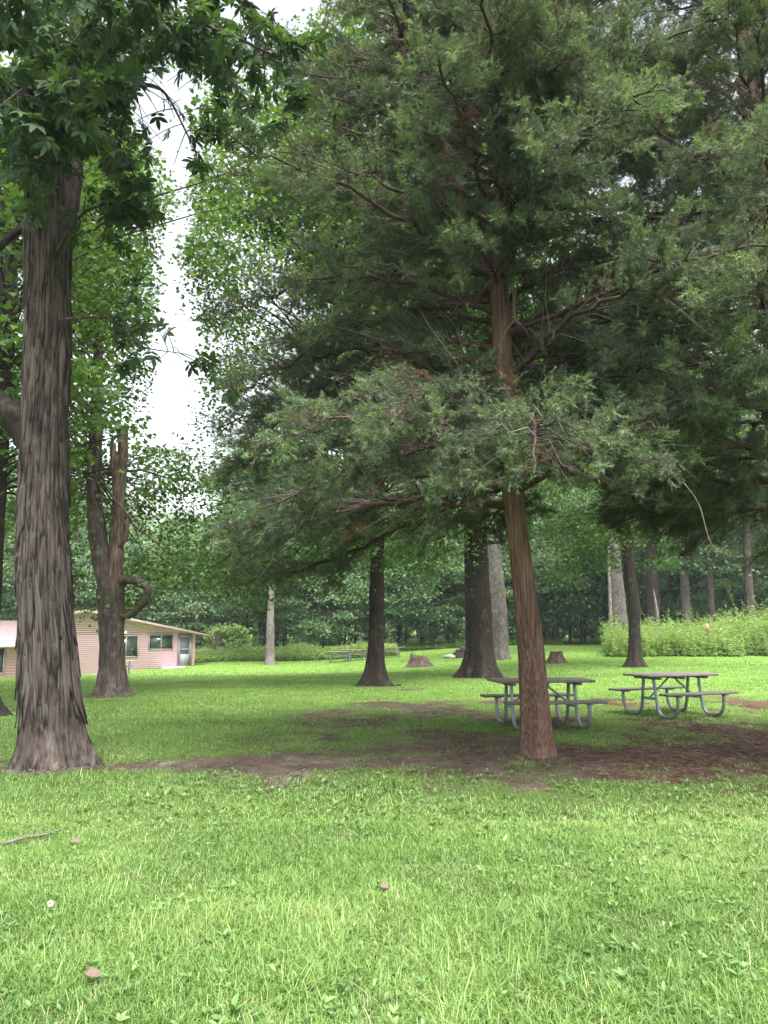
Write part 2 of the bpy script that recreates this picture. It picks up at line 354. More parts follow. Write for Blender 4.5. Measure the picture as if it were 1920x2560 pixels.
def trunk(pts, radii, k, m, kind, seed, flare=.9, fh=.28, lobes=5, lobe=.6, sharp=2.0, mb=None):
    rng = np.random.default_rng(seed); P = cr(pts, m); rad = np.interp(np.linspace(0, 1, m), np.linspace(0, 1, len(radii)), radii)
    s = P[:, 2] - P[0, 2]; a = np.arange(k) / k * 2 * PI
    ph = rng.uniform(0, 2 * PI, 4)
    lb = sum((.5 + .5 * np.cos((lobes + q) * a + ph[q])) ** sharp * wgt for q, wgt in ((0, .6), (2, .4), (-2, .45)))[None]
    lb = lb * (.6 + .8 * vn(np.cos(a) * 2 + seed, np.sin(a) * 2, 3.3))[None]
    f = flare * np.exp(-np.maximum(s, 0) / fh)[:, None]
    d = rad[:, None] * (f * (.45 + lobe * lb) + .10 * lobe * (lb - .5) * np.exp(-s / 1.6)[:, None])
    amp = min(1.0, float(np.median(rad)) / .22) if kind != 'shag' else 1.0
    d = d + bark_disp(P, k, rad, kind, rng, seed) * amp
    d = d + rad[:, None] * .16 * (fbm(np.cos(a)[None] * 1.3, np.sin(a)[None] * 1.3, s[:, None] * .8 + seed * 7) - .5)
    V, F = tube(P, rad, k, d); mb.add(V, [F]); return P, rad, d
def jag_top(mb, k, rng, h=.15):
    """close the last ring as a broken, splintered top"""
    V = mb.V[-1]; ring = V[-k:]; c = ring.mean(0); mid = c + (ring - c) * .55; mid[:, 2] += rng.uniform(-.5, 1, k) * h
    base = mb.n; n0 = base - k
    mb.V.append(np.vstack([mid, c[None] - [0, 0, h * .3]])); mb.n += k + 1
    j = np.arange(k); j2 = (j + 1) % k
    mb.F.append(np.stack([n0 + j, n0 + j2, base + j2, base + j], -1)); mb.F.append(np.stack([base + j, base + j2, np.full(k, base + k)], -1))
    ring[:, 2] += rng.uniform(-.3, 1, k) * h; V[-k:] = ring

# ------------------------------------------------------------------ leaves
KITE = np.array([(0, 0, 0), (.42, .42, .10), (0, 1, -.04), (-.42, .42, .10)]); KITE_F = np.array([[0, 1, 2], [0, 2, 3]])
MAPLE = np.array([(0, 0, 0), (.30, .06, .03), (.55, .42, .09), (.26, .55, .04), (.05, 1.0, -.08), (-.28, .56, .04), (-.52, .40, .10), (-.30, .05, .03)])
MAPLE_F = np.array([[0, 1, 2], [0, 2, 3], [0, 3, 4], [0, 4, 5], [0, 5, 6], [0, 6, 7]])
def leaflet():
    t = np.array([.0, .22, .5, .78]); hw = np.array([.03, .15, .205, .14])
    V = [(0, x, -.10 * x * x) for x in t] + [(0, 1, -.16)] + [(wd, x, .05 - .10 * x * x) for x, wd in zip(t, hw)] + [(-wd, x, .05 - .10 * x * x) for x, wd in zip(t, hw)]
    F = [[q, 5 + q, 6 + q, q + 1] for q in range(3)] + [[q + 1, 10 + q, 9 + q, q] for q in range(3)]
    return np.array(V), np.array(F), np.array([[3, 8, 4], [4, 12, 3]])
LF_V, LF_Q, LF_T = leaflet()
def compound():
    """a hickory leaf: five leaflets on a stalk"""
    V, Q, T = [], [], []
    for (y, ang, sc_, z) in ((.42, 0, .78, 0), (.40, 62, .72, -.02), (.40, -62, .72, -.02), (.2, 78, .5, 0), (.2, -78, .5, 0)):
        a = math.radians(ang); n = len(V) * 13; v = LF_V * sc_
        v = np.stack([v[:, 0] * math.cos(a) + v[:, 1] * math.sin(a), -v[:, 0] * math.sin(a) + v[:, 1] * math.cos(a), v[:, 2] + z - .25 * (v[:, 1] * sc_) ** 2], -1) + np.array([0, y, 0])
        V.append(v); Q.append(LF_Q + n); T.append(LF_T + n)
    n = len(V) * 13; st = np.array([(.008, 0, 0), (-.008, 0, 0), (-.006, .42, .004), (.006, .42, .004)] + [(0, 0, -.02)] * 9); V.append(st); Q.append(np.array([[0, 1, 2, 3]]) + n)
    return np.vstack(V), [np.vstack(Q), np.vstack(T)]
CP_V, CP_F = compound()

def in_gap(p, grow=0.0):
    """true where a point would close the opening between the crowns that shows the sky"""
    p = np.atleast_2d(p); rel = p - np.array([0, 0, CAMZ]); yy = rel[:, 1] * math.cos(PITCH) + rel[:, 2] * math.sin(PITCH); zz = -rel[:, 1] * math.sin(PITCH) + rel[:, 2] * math.cos(PITCH)
    x = (960 + FOC * rel[:, 0] / np.maximum(yy, .1)) / K; y = (1280 - FOC * zz / np.maximum(yy, .1)) / K
    L = np.interp(y, [140, 190, 260, 380, 430, 560, 700, 800, 960], [330, 285, 275, 350, 405, 330, 325, 320, 290])
    R = np.interp(y, [140, 190, 260, 380, 430, 560, 700, 800, 960], [340, 420, 425, 400, 425, 395, 430, 440, 400])
    wob = 80 * (fbm(p[:, 0] * .9 + 50, p[:, 1] * .9, p[:, 2] * .9, 3) - .5) * 2; L = L + wob; R = R + 2 + wob * .8
    return (yy > .1) & (x > L - grow) & (x < R + grow) & (y > 150) & (y < 965)
def before_fork(p):
    x = (960 + FOC * p[:, 0] / p[:, 1] * .985) / K; y = (HOR - (p[:, 2] - CAMZ) / p[:, 1] * FOC) / K
    return (x > 176) & (x < 288) & (y > 930) & (y < 1500) & (p[:, 1] > 14) & (p[:, 1] < P_FORK[1] + .35)
def decid(rng, tp, ell, n_clump, per, leaf, cr_, tmpl='kite', extra=(), flat=.45, gap=False, zmin=None, tubes_k=4, twig=.018, shell=.5, nr=.48):
    """leaf clumps on boughs: tp = trunk curve, ell = [(centre, radii)], extra = extra clump centres"""
    C = []
    tot = sum(np.prod(r) ** (2 / 3) for _, r in ell)
    for c, r in ell:
        n = int(n_clump * np.prod(r) ** (2 / 3) / tot); d = nrm(rng.normal(size=(n, 3))); u = shell + (1 - shell) * rng.random(n) ** .7
        bumpy = .75 + .5 * vn(d[:, 0] * 2.2 + 7, d[:, 1] * 2.2, d[:, 2] * 2.2 + c[2])
        C.append(np.array(c) + d * np.array(r) * (u * bumpy)[:, None])
    C = np.vstack(C + ([np.array(extra)] if len(extra) else []))
    if zmin is not None: C = np.vstack([C[:len(C) - len(extra)][C[:len(C) - len(extra), 2] > zmin], C[len(C) - len(extra):]])
    if gap: C = C[~in_gap(C, 22)]
    n = len(C)
    # boughs
    ax = tp[:, 2]; dist = np.hypot(C[:, 0] - tp[-1, 0], C[:, 1] - tp[-1, 1])
    zs = np.clip(C[:, 2] - (.45 + .3 * rng.random(n)) * dist, ax[0] + .35 * (ax[-1] - ax[0]), ax[-1])
    S0 = np.stack([np.interp(zs, ax, tp[:, q]) for q in range(3)], -1)
    mid = S0 * .45 + C * .55 + np.stack([rng.normal(0, .3, n), rng.normal(0, .3, n), .12 * dist + rng.normal(0, .2, n)], -1)
    t = np.linspace(0, 1, 7)[None, :, None]; Pb = (1 - t) ** 2 * S0[:, None] + 2 * t * (1 - t) * mid[:, None] + t ** 2 * C[:, None]
    Pb = Pb + rng.normal(0, .05, Pb.shape) * (t * (1 - t) * 4)
    Rb = (twig * (1 + dist * .28))[:, None] * np.linspace(1.0, .25, 7)[None] * rng.uniform(.6, 1.4, (n, 1))
    show = ~in_gap(Pb.reshape(-1, 3), -3).reshape(n, 7).any(1) if gap else np.ones(n, bool)
    TV, TF = tubes(Pb[show], Rb[show], tubes_k)
    # leaves
    N = n * per; ci = np.repeat(np.arange(n), per); crr = cr_ * rng.uniform(.6, 1.35, n)[ci]
    off = rng.normal(size=(N, 3)) * np.array([1, 1, flat]) * crr[:, None] * .62
    off[:, 2] -= .12 * (off[:, 0] ** 2 + off[:, 1] ** 2) / np.maximum(crr, .1)
    pos = C[ci] + off
    if gap:
        k = (~in_gap(pos, 0) | (rng.random(N) < .02)) & (~before_fork(pos) | (rng.random(N) < .12)); pos, off, ci = pos[k], off[k], ci[k]; N = len(pos)
    axis = nrm(off * np.array([1, 1, .4]) + rng.normal(0, .6, (N, 3)) * crr[:N, None] + np.array([0, 0, -.25])); nor = nrm(np.array([0, 0, 1.0]) + rng.normal(0, nr, (N, 3)))
    T, Fc = (MAPLE, MAPLE_F) if tmpl == 'maple' else (KITE, KITE_F)
    LV, LF = inst(T, Fc, pos, *frame_from(axis, nor), leaf * rng.uniform(.65, 1.25, N))
    tint = np.clip(rng.normal(.45, .17, n)[ci] + rng.normal(0, .16, N), 0, 1)
    return TV, TF, LV, LF, np.repeat(tint, len(Fc))

# ---- the red cedars
def sprig(rng, n=16):
    V, F = [], []
    for q in range(n):
        t = q / n; y0 = .10 * t; sgn = 1 if q % 2 else -1; a = sgn * rng.uniform(.3, 1.35) * (1 - .4 * t); el = rng.uniform(-.9, .9); L = rng.uniform(.03, .065) * (1.1 - .35 * t); wd = rng.uniform(.005, .0085)
        d = np.array([math.sin(a) * math.cos(el), math.cos(a) * math.cos(el), math.sin(el)]); s = nrm(np.cross(d, [rng.normal(), rng.normal(), 1.0]))
        p = np.array([0, y0, 0]); V += [p - s * wd * .6, p + s * wd * .6, p + d * L]; F.append([3 * q, 3 * q + 1, 3 * q + 2])
    return np.array(V), np.array(F)
def cedar(rng, tp, tr, branches, sub_m=17, spm=62, clear=None, base=(0, 0, 0), floor=None):
    """foliage sprays on branches. branches: (points) curves. Returns wood tubes, dead tubes, sprays"""
    temps = [sprig(rng) for _ in range(5)]
    BT, subP, subR, deadP, deadR, sp, sa, sn, st = MB(), [], [], [], [], [], [], [], []
    for pts, r0, leafy in branches:
        L = np.linalg.norm(np.diff(pts, axis=0), axis=1).sum(); B = cr(pts, max(8, int(L * 5)))
        B[1:-1] += rng.normal(0, .012 * min(L, 3), (len(B) - 2, 3)) * np.array([1, 1, .8])
        hit = np.where(in_gap(B + base, 8))[0]
        if len(hit) and hit[0] < 5: continue
        if len(hit): B = B[:hit[0]]
        q_ = B + base; out_ = np.where((q_[:, 0] < -.225 * q_[:, 1]) & (q_[:, 2] < 8))[0]
        if len(out_): B = B[:max(out_[0], 6)]
        low = np.where(B[:, 2] < floor(B) - .1)[0] if floor else []
        if len(low) and low[0] < 6: continue
        if len(low): B = B[:low[0]]
        BT.tube(B, r0 * np.linspace(1, .16, len(B)) ** .9, 6, False)
        if leafy <= 0: continue
        Tg = nrm(np.gradient(B, axis=0)); ns = int(L * sub_m)
        t = np.sort(rng.uniform(.10, 1, ns)); ii = t * (len(B) - 1); i0 = np.minimum(ii.astype(int), len(B) - 2); fr = (ii - i0)[:, None]
        p0 = B[i0] * (1 - fr) + B[i0 + 1] * fr; tg = Tg[i0]
        lat = nrm(np.cross(tg, [0, 0, 1.0])); up = np.cross(lat, tg); roll = rng.normal(0, .55, ns) + np.where(rng.random(ns) < .5, 0, PI)
        side = np.cos(roll)[:, None] * lat + np.sin(roll)[:, None] * up
        fwd = rng.uniform(.45, 1.1, ns)[:, None]; d = nrm(side + tg * fwd + np.array([0, 0, .1]))
        ln = np.clip((.18 + .95 * (1 - t) ** .8 * (t ** .25)) * rng.uniform(.5, 1.25, ns) * min(1.25, .35 + L * .24), .12, 1.35)
        s = np.linspace(0, 1, 5)[None, :, None]
        Q = p0[:, None] + d[:, None] * (ln[:, None, None] * s) + np.array([0, 0, -1.0]) * (rng.uniform(.0, .28, ns) * ln)[:, None, None] * s ** 2 + tg[:, None] * (.22 * ln)[:, None, None] * s ** 2
        Q[:, 1:] += rng.normal(0, .03, Q[:, 1:].shape)
        bare = rng.random(ns) < np.where(t < .42, .6, .13)
        ok = ~in_gap(Q[:, -1] + base, 0) & ~in_gap(Q[:, 2] + base, 0); Q, bare, ln, t, d, p0 = Q[ok], bare[ok], ln[ok], t[ok], d[ok], p0[ok]; ns = len(Q)
        if ns == 0: continue
        if floor:
            ok = Q[:, -1, 2] > floor(Q[:, -1]) - .25; Q, bare, ln, t, d, p0 = Q[ok], bare[ok], ln[ok], t[ok], d[ok], p0[ok]; ns = len(Q)
            if ns == 0: continue
        subP.append(Q[~bare]); subR.append(np.full((int((~bare).sum()), 5), 1.0) * np.linspace(.008, .0025, 5))
        deadP.append(Q[bare]); deadR.append(np.full((int(bare.sum()), 5), 1.0) * np.linspace(.008, .002, 5))
        good = np.where(~bare)[0]
        if not len(good): continue
        cnt = np.maximum((ln[good] * spm * leafy * rng.uniform(.7, 1.2, len(good))).astype(int), 3); si = np.repeat(good, cnt); m_ = len(si)
        u = rng.uniform(.18, 1.0, m_) ** .85; uu = u * 4; j0 = np.minimum(uu.astype(int), 3); f2 = (uu - j0)[:, None]
        pp = Q[si, j0] * (1 - f2) + Q[si, j0 + 1] * f2; qd = nrm(Q[si, j0 + 1] - Q[si, j0])
        rv = nrm(np.cross(qd, rng.normal(size=(m_, 3)))); ax = nrm(qd + rv * rng.uniform(.3, 2.0, m_)[:, None] + np.array([0, 0, .12]))
        sp.append(pp + rng.normal(0, .022, (m_, 3))); sa.append(ax); sn.append(nrm(np.array([0, 0, 1.0]) + rng.normal(0, .7, (m_, 3))))
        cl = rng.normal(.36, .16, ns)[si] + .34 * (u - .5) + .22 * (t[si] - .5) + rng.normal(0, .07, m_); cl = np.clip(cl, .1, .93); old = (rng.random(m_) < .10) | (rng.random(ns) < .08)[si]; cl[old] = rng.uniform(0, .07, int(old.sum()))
        rust = (rng.random(ns) < .010)[si]; cl[rust] = rng.uniform(.955, 1, int(rust.sum())); st.append(cl)
    sp, sa, sn, st = np.vstack(sp), np.vstack(sa), np.vstack(sn), np.concatenate(st)
    if clear is not None:
        k = clear(sp); sp, sa, sn, st = sp[k], sa[k], sn[k], st[k]
    which = rng.integers(0, len(temps), len(sp)); VV, FF, TT, n = [], [], [], 0
    for q, (T, Fc) in enumerate(temps):
        k = which == q; V, f = inst(T, Fc, sp[k], *frame_from(sa[k], sn[k]), rng.uniform(.7, 1.25, int(k.sum()))); VV.append(V); FF.append(f[0] + n); n += len(V); TT.append(np.repeat(st[k], len(Fc)))
    V1, F1 = tubes(np.vstack(subP), np.vstack(subR), 3); BT.add(V1, [F1]); V2, F2 = tubes(np.vstack(deadP), np.vstack(deadR), 3)
    return BT, (V2, F2), (np.vstack(VV), np.vstack(FF), np.concatenate(TT))
def cedar_branches(rng, tp, zlo, zhi, n, Lf, skip=None):
    out = []
    for q in range(n):
        z = zlo + (zhi - zlo) * (q + rng.uniform(-.4, .4)) / n; z = max(z, zlo); phi = q * 2.39996 + rng.normal(0, .3); L = Lf(z, phi) * rng.uniform(.75, 1.15)
        if skip is not None and skip(z, phi): continue
        f = (z - zlo) / (zhi - zlo); e0 = .12 + .75 * f + rng.normal(0, .10); c = .20 * (1 - f) + rng.normal(.10, .07)
        p0 = np.array([np.interp(z, tp[:, 2], tp[:, 0]), np.interp(z, tp[:, 2], tp[:, 1]), z]); d = np.array([math.cos(phi), math.sin(phi), 0]); t = np.linspace(0, 1, 6)[:, None]; sw = rng.normal(0, .10)
        pts = p0 + d * L * t * (1 - .12 * f) + np.array([-d[1], d[0], 0]) * L * sw * t ** 2 + np.array([0, 0, 1.0]) * L * (e0 * t - c * t ** 2 - .05 * t ** 3 * (1 - f))
        out.append((pts, (.012 + .0072 * L) * rng.uniform(.8, 1.2), 1.0))
    return out

# main cedar
rng = np.random.default_rng(11)
def cedar_z(v): return v
c_tr = [P_CEDAR + np.array([0, 0, -.15]), P_CEDAR + np.array([0, 0, .05]), D(1146, 1400, 9.56), D(1112, 1100, 9.5), D(1090, 850, 9.5), D(1083, 700, 9.5), D(1075, 540, 9.55), D(1085, 380, 9.6), D(1080, 150, 9.7), D(1085, -150, 9.8), D(1085, -420, 9.85)]
root = empty('cedar_tree', P_CEDAR)
tag(root, 'red brown cedar with a fluted trunk standing bare in front of the left picnic table', 'tree', 'cedar trees')
off = -P_CEDAR
mb_ = MB()
cP, cR, _ = trunk([p + off for p in c_tr], [.165, .161, .133, .128, .124, .12, .115, .10, .08, .045, .02], 120, 420, 'cedar', 3, .36, .42, 5, 1.5, 1.8, mb_)
# second stem leaving to the left
st2 = [D(1068, 620, 9.5), D(1040, 555, 9.45), D(1003, 490, 9.35), D(985, 390, 9.3), D(955, 290, 9.3), D(930, 220, 9.25), D(870, 110, 9.2), D(800, 20, 9.1)]
S2 = cr([p + off for p in st2], 90); V, F = tube(S2, np.interp(np.linspace(0, 1, 90), [0, .3, 1], [.08, .058, .02]), 24, bark_disp(S2, 24, np.full(90, .06), 'cedar', rng, 5) * .6); mb_.add(V, [F])
mb_.build('trunk', M['cedar_bark'], root, True)
camrel = np.array([0, 0, CAMZ]) - P_CEDAR
def Lf(z, phi):
    base = 4.7 * max(.12, 1 - (max(z - 3.2, 0) / 11.5) ** 1.25) * (1 if z > 3 else .9)
    return base * (1.0 - .28 * max(0, math.cos(phi - .2)) * (z < 6))
def skipf(z, phi):
    tw = math.cos(phi - math.atan2(camrel[1], camrel[0]))
    return (tw > .9 and 4.9 < z < 5.7) or (z < 3.2 and tw > .3) or (z < 3.7 and abs(math.atan2(math.sin(phi), math.cos(phi))) < 1.2) or (z < 3.3 and rng.random() < .5)
br = cedar_branches(rng, cP, 2.75, 13.5, 135, Lf, skipf)
rq = np.random.default_rng(71)
for k in range(30):                                         # short leafy boughs that hide the upper stem
    z = rq.uniform(5.7, 12); a_ = math.atan2(camrel[1], camrel[0]) + rq.normal(0, .7); L = rq.uniform(1.3, 2.6); d = np.array([math.cos(a_), math.sin(a_), 0]); t = np.linspace(0, 1, 5)[:, None]
    br.append((np.array([np.interp(z, cP[:, 2], cP[:, 0]), np.interp(z, cP[:, 2], cP[:, 1]), z]) + d * L * t + np.array([0, 0, L]) * (rq.uniform(.2, .6) * t - .3 * t ** 2), .022, 1.1))
def Dp(*a): return [D(*p) + off for p in a]
# the boughs one can tell apart in the photograph
br += [(np.array(Dp((1092, 905, 9.5), (1030, 900, 9.4), (960, 905, 9.3), (900, 950, 9.2), (840, 1020, 9.1), (800, 1060, 9.0))), .075, .7),
       (np.array(Dp((1090, 950, 9.5), (1010, 940, 9.2), (930, 965, 8.8), (860, 985, 8.4), (780, 1010, 8.1))), .05, .9),
       (np.array(Dp((1105, 1010, 9.55), (980, 1040, 9.8), (820, 1090, 10.1), (680, 1130, 10.4), (560, 1170, 10.6), (450, 1160, 10.7))), .07, 1.2),
       (np.array(Dp((1105, 1040, 9.55), (960, 1090, 10.1), (830, 1160, 10.7), (720, 1210, 11.2), (600, 1240, 11.5), (520, 1245, 11.7))), .06, 1.0),
       (np.array(Dp((1100, 980, 9.5), (930, 960, 9.9), (760, 960, 10.4), (600, 990, 10.8), (470, 1030, 11.1), (400, 1080, 11.3))), .06, 1.3),
       (np.array(Dp((1098, 930, 9.5), (930, 880, 10.3), (780, 860, 11.1), (620, 900, 11.7), (500, 960, 12.1))), .055, 1.3),
       (np.array(Dp((1100, 1000, 9.5), (960, 1020, 9.0), (800, 1020, 8.5), (660, 1060, 8.2), (560, 1100, 8.1))), .05, 1.2),
       (np.array(Dp((1092, 800, 9.5), (900, 760, 9.6), (720, 760, 9.8), (590, 800, 9.9), (480, 860, 10.1))), .05, 1.1),
       (np.array(Dp((1085, 690, 9.5), (900, 620, 9.3), (760, 600, 9.2), (620, 610, 9.1))), .045, 1.1),
       (np.array(Dp((1120, 800, 9.5), (1165, 745, 9.3), (1230, 725, 9.0), (1300, 740, 8.7), (1380, 790, 8.4))), .07, .9),
       (np.array(Dp((1105, 650, 9.5), (1180, 590, 9.7), (1290, 540, 9.9), (1400, 520, 10.1))), .045, 1.0),
       (np.array(Dp((1110, 1010, 9.5), (1180, 960, 8.6), (1260, 950, 7.8), (1350, 980, 7.1), (1450, 1020, 6.6))), .05, 1.1),
       (np.array(Dp((1115, 1060, 9.5), (1200, 1020, 8.8), (1300, 1040, 8.2), (1400, 1080, 7.8))), .045, 1.1),
       (np.array(Dp((1110, 1020, 9.5), (1130, 980, 8.6), (1150, 960, 7.8), (1190, 1000, 7.0))), .04, 1.1),
       (np.array(Dp((1110, 1040, 9.5), (1060, 1000, 8.7), (1010, 1000, 8.0), (980, 1060, 7.4))), .04, 1.1)]
for k in range(14):                                         # sprays on the second stem
    p = S2[int(rng.uniform(20, 88))]; ph = rng.uniform(0, 2 * PI); L = rng.uniform(1.0, 2.4); d = np.array([math.cos(ph), math.sin(ph), rng.uniform(.1, .6)])
    br.append((p + d * L * np.linspace(0, 1, 5)[:, None] - np.array([0, 0, .12 * L]) * np.linspace(0, 1, 5)[:, None] ** 2, .03, 1.0))
def floor1(p):
    q = p + P_CEDAR; return np.where(p[:, 0] > -.9, 3.0 + .09 * p[:, 1] + .12 * np.clip(p[:, 0], 0, 3), 2.25 + .15 * np.clip(p[:, 0] + 3, 0, 2)) + .9 * (fbm(q[:, 0] * 1.1, q[:, 1] * 1.1, 5.0, 2) - .5)
def win(p):
    """the thin places of the crown, where the stem and the sky show"""
    q = p + P_CEDAR; rel = q - np.array([0, 0, CAMZ]); x = 960 / K + FOC / K * rel[:, 0] / rel[:, 1]; zz = rel[:, 2] / rel[:, 1]; y = HOR / K - zz * FOC / K * .985
    n = fbm(q[:, 0] * .55 + 3, q[:, 1] * .55, q[:, 2] * .55, 3)
    k = (q[:, 2] > floor1(p)) & (n > .325 + .12 * np.exp(-((q[:, 2] - 4.0) / .7) ** 2) * (p[:, 1] < .3))
    w_ = (np.abs(x - 1105) < 55) & (y > 540) & (y < 760) & (rel[:, 1] < 9.6)
    return k & ~(w_ & (_h((q[:, 0] * 999).astype(int), (q[:, 1] * 999).astype(int), (q[:, 2] * 999).astype(int)) < .85)) & ~in_gap(q, 25)
BT, dead, leaf = cedar(rng, cP, cR, br, clear=win, base=P_CEDAR, floor=floor1)
BT.build('branches', M['cedar_twig'], root, True)
dm = MB(); dm.add(dead[0], [dead[1]])
for pts, r in ((((1112, 625, 9.3), (1113, 690, 9.3), (1150, 715, 9.25), (1170, 740, 9.2), (1182, 770, 9.1)), .035), (((1113, 690, 9.3), (1090, 720, 9.2), (1082, 760, 9.2), (1078, 820, 9.1)), .018), (((1080, 480, 9.2), (1083, 540, 9.2), (1060, 600, 9.1), (1020, 660, 9.0)), .014)):
    P_ = cr(Dp(*pts), 14); dm.tube(P_, r * np.linspace(.75, .2, 14), 7)
dm.build('dead_branches', M['dead_twig'], root, True)
mk('crown', leaf[0], leaf[1], M['cedar_leaf'], root, leaf[2])

# cedar at the right edge
rng = np.random.default_rng(23); root2 = empty('cedar_tree', P_CEDAR2)
tag(root2, 'cedar at the right edge, its trunk hidden and its drooping foliage filling the upper right', 'tree', 'cedar trees')
mb_ = MB(); tp2 = [np.array([0, 0, -.15]), np.array([0, 0, .1]), np.array([.02, 0, 2]), np.array([-.02, .05, 5]), np.array([-.15, 0, 8]), np.array([-.2, 0, 12.5])]
c2P, c2R, _ = trunk(tp2, [.23, .22, .19, .17, .12, .02], 90, 300, 'cedar', 8, .42, .35, 6, .9, 1.5, mb_); mb_.build('trunk', M['cedar_bark'], root2, True)
off2 = -P_CEDAR2
def Lf2(z, phi): return 3.9 * max(.12, 1 - (max(z - 3, 0) / 11) ** 1.3) * (1 + .12 * max(0, math.cos(phi)))
br2 = cedar_branches(rng, c2P, 2.9, 13, 115, Lf2, lambda z, phi: z < 3.4 and math.sin(phi) < -.5)
def Dq(*a): return np.array([D(*p) + off2 for p in a])
br2 += [(Dq((1690, 1000, 9.15), (1600, 960, 8.6), (1520, 960, 8.1), (1420, 1000, 7.6), (1330, 1060, 7.2)), .05, 1.1), (Dq((1690, 1080, 9.2), (1600, 1080, 9.6), (1500, 1120, 10.0), (1400, 1180, 10.3)), .05, 1.2),
        (Dq((1690, 1050, 9.2), (1610, 1090, 10.0), (1540, 1140, 10.7), (1470, 1200, 11.2)), .045, 1.2), (Dq((1690, 900, 9.15), (1560, 850, 8.8), (1440, 850, 8.4), (1340, 880, 8.1)), .05, 1.1),
        (Dq((1690, 640, 9.15), (1570, 560, 8.5), (1480, 540, 8.0), (1400, 560, 7.5)), .05, 1.0), (Dq((1680, 420, 9.15), (1560, 300, 9.0), (1470, 230, 8.8), (1370, 190, 8.6)), .045, 1.0)]
def floor2(p):
    q = p + P_CEDAR2; return 2.35 + .5 * np.clip(-p[:, 0] - .3, 0, 2) + .8 * (fbm(q[:, 0] * 1.1, q[:, 1] * 1.1, 5.0, 2) - .5)
def win2(p):
    q = p + P_CEDAR2; n = fbm(q[:, 0] * .55 + 31, q[:, 1] * .55, q[:, 2] * .55, 3); return (q[:, 2] > floor2(p)) & (n > .36 + .03 * np.clip((q[:, 2] - 5) / 5, 0, 1.5))
BT, dead, leaf = cedar(rng, c2P, c2R, br2, clear=win2, base=P_CEDAR2, floor=floor2)
BT.build('branches', M['cedar_twig'], root2, True)
dm = MB(); dm.add(dead[0], [dead[1]])
for pts, r in ((((1430, 640, 7.6), (1470, 670, 7.5), (1530, 720, 7.4), (1590, 755, 7.3)), .018), (((1475, 1040, 7.2), (1510, 1090, 7.1), (1540, 1180, 7.0), (1600, 1205, 6.9)), .010), (((1650, 420, 8.4), (1560, 480, 8.2), (1500, 530, 8.1)), .02)):
    P_ = cr(Dq(*pts), 14); dm.tube(P_, r * np.linspace(.6, .2, 14), 7)
dm.build('dead_branches', M['dead_twig'], root2, True)
mk('crown', leaf[0], leaf[1], M['cedar_leaf'], root2, leaf[2])

# ------------------------------------------------------------------ shagbark hickory
rng = np.random.default_rng(5); root = empty('hickory_tree', P_HICK); off = -P_HICK
tag(root, 'large shaggy barked hickory in the left foreground with flared roots', 'tree')
mb_ = MB(); d0 = P_HICK[1]
pts = [P_HICK + np.array([0, 0, -.2]), P_HICK + np.array([0, 0, .05]), D(104, 1450, d0), D(93, 1200, d0), D(96, 950, d0), D(103, 700, d0), D(103, 460, d0), D(100, 330, d0 + .05), D(95, 180, d0 + .1), D(85, -60, d0 + .3), D(80, -400, d0 + .5)]
hP, hR, hd = trunk([p + off for p in pts], [.315, .305, .275, .258, .25, .258, .26, .205, .175, .13, .05], 260, 620, 'shag', 4, .95, .30, 5, .75, 2.0, mb_)
st = cr([p + off for p in (D(118, 560, d0), D(132, 470, d0 + .05), D(146, 380, d0 + .1), D(156, 290, d0 + .15), D(166, 150, d0 + .3), D(176, -60, d0 + .5), D(190, -350, d0 + .8))], 150)
V, F = tube(st, np.interp(np.linspace(0, 1, 150), [0, .25, 1], [.20, .16, .05]), 90, bark_disp(st, 90, np.full(150, .15), 'shag', rng, 9)); mb_.add(V, [F])
limbs = []
def limb(pp, r0, r1, n=60, k=26, kind='rough', j=.0):
    P_ = cr([p + off for p in pp], n); V, F = tube(P_, np.linspace(r0, r1, n), k, bark_disp(P_, k, np.full(n, r0 * .8), kind, rng, 6) * min(1, r0 * 6)); lb = MB(); lb.add(V, [F]); lb.build('limb', M['dark_bark'], root, True); return P_
limb([D(88, 985, d0), D(50, 925, d0), D(20, 890, d0 - .05), D(-30, 850, d0 - .1), D(-120, 780, d0 - .2), D(-240, 660, d0 - .2)], .20, .08)
limb([D(80, 520, d0), D(40, 500, d0 - .1), D(-10, 540, d0 - .2), D(-90, 580, d0 - .4)], .06, .03)
limb([D(80, 680, d0), D(48, 660, d0), D(20, 640, d0 + .2), D(-40, 590, d0 + .4)], .035, .02)
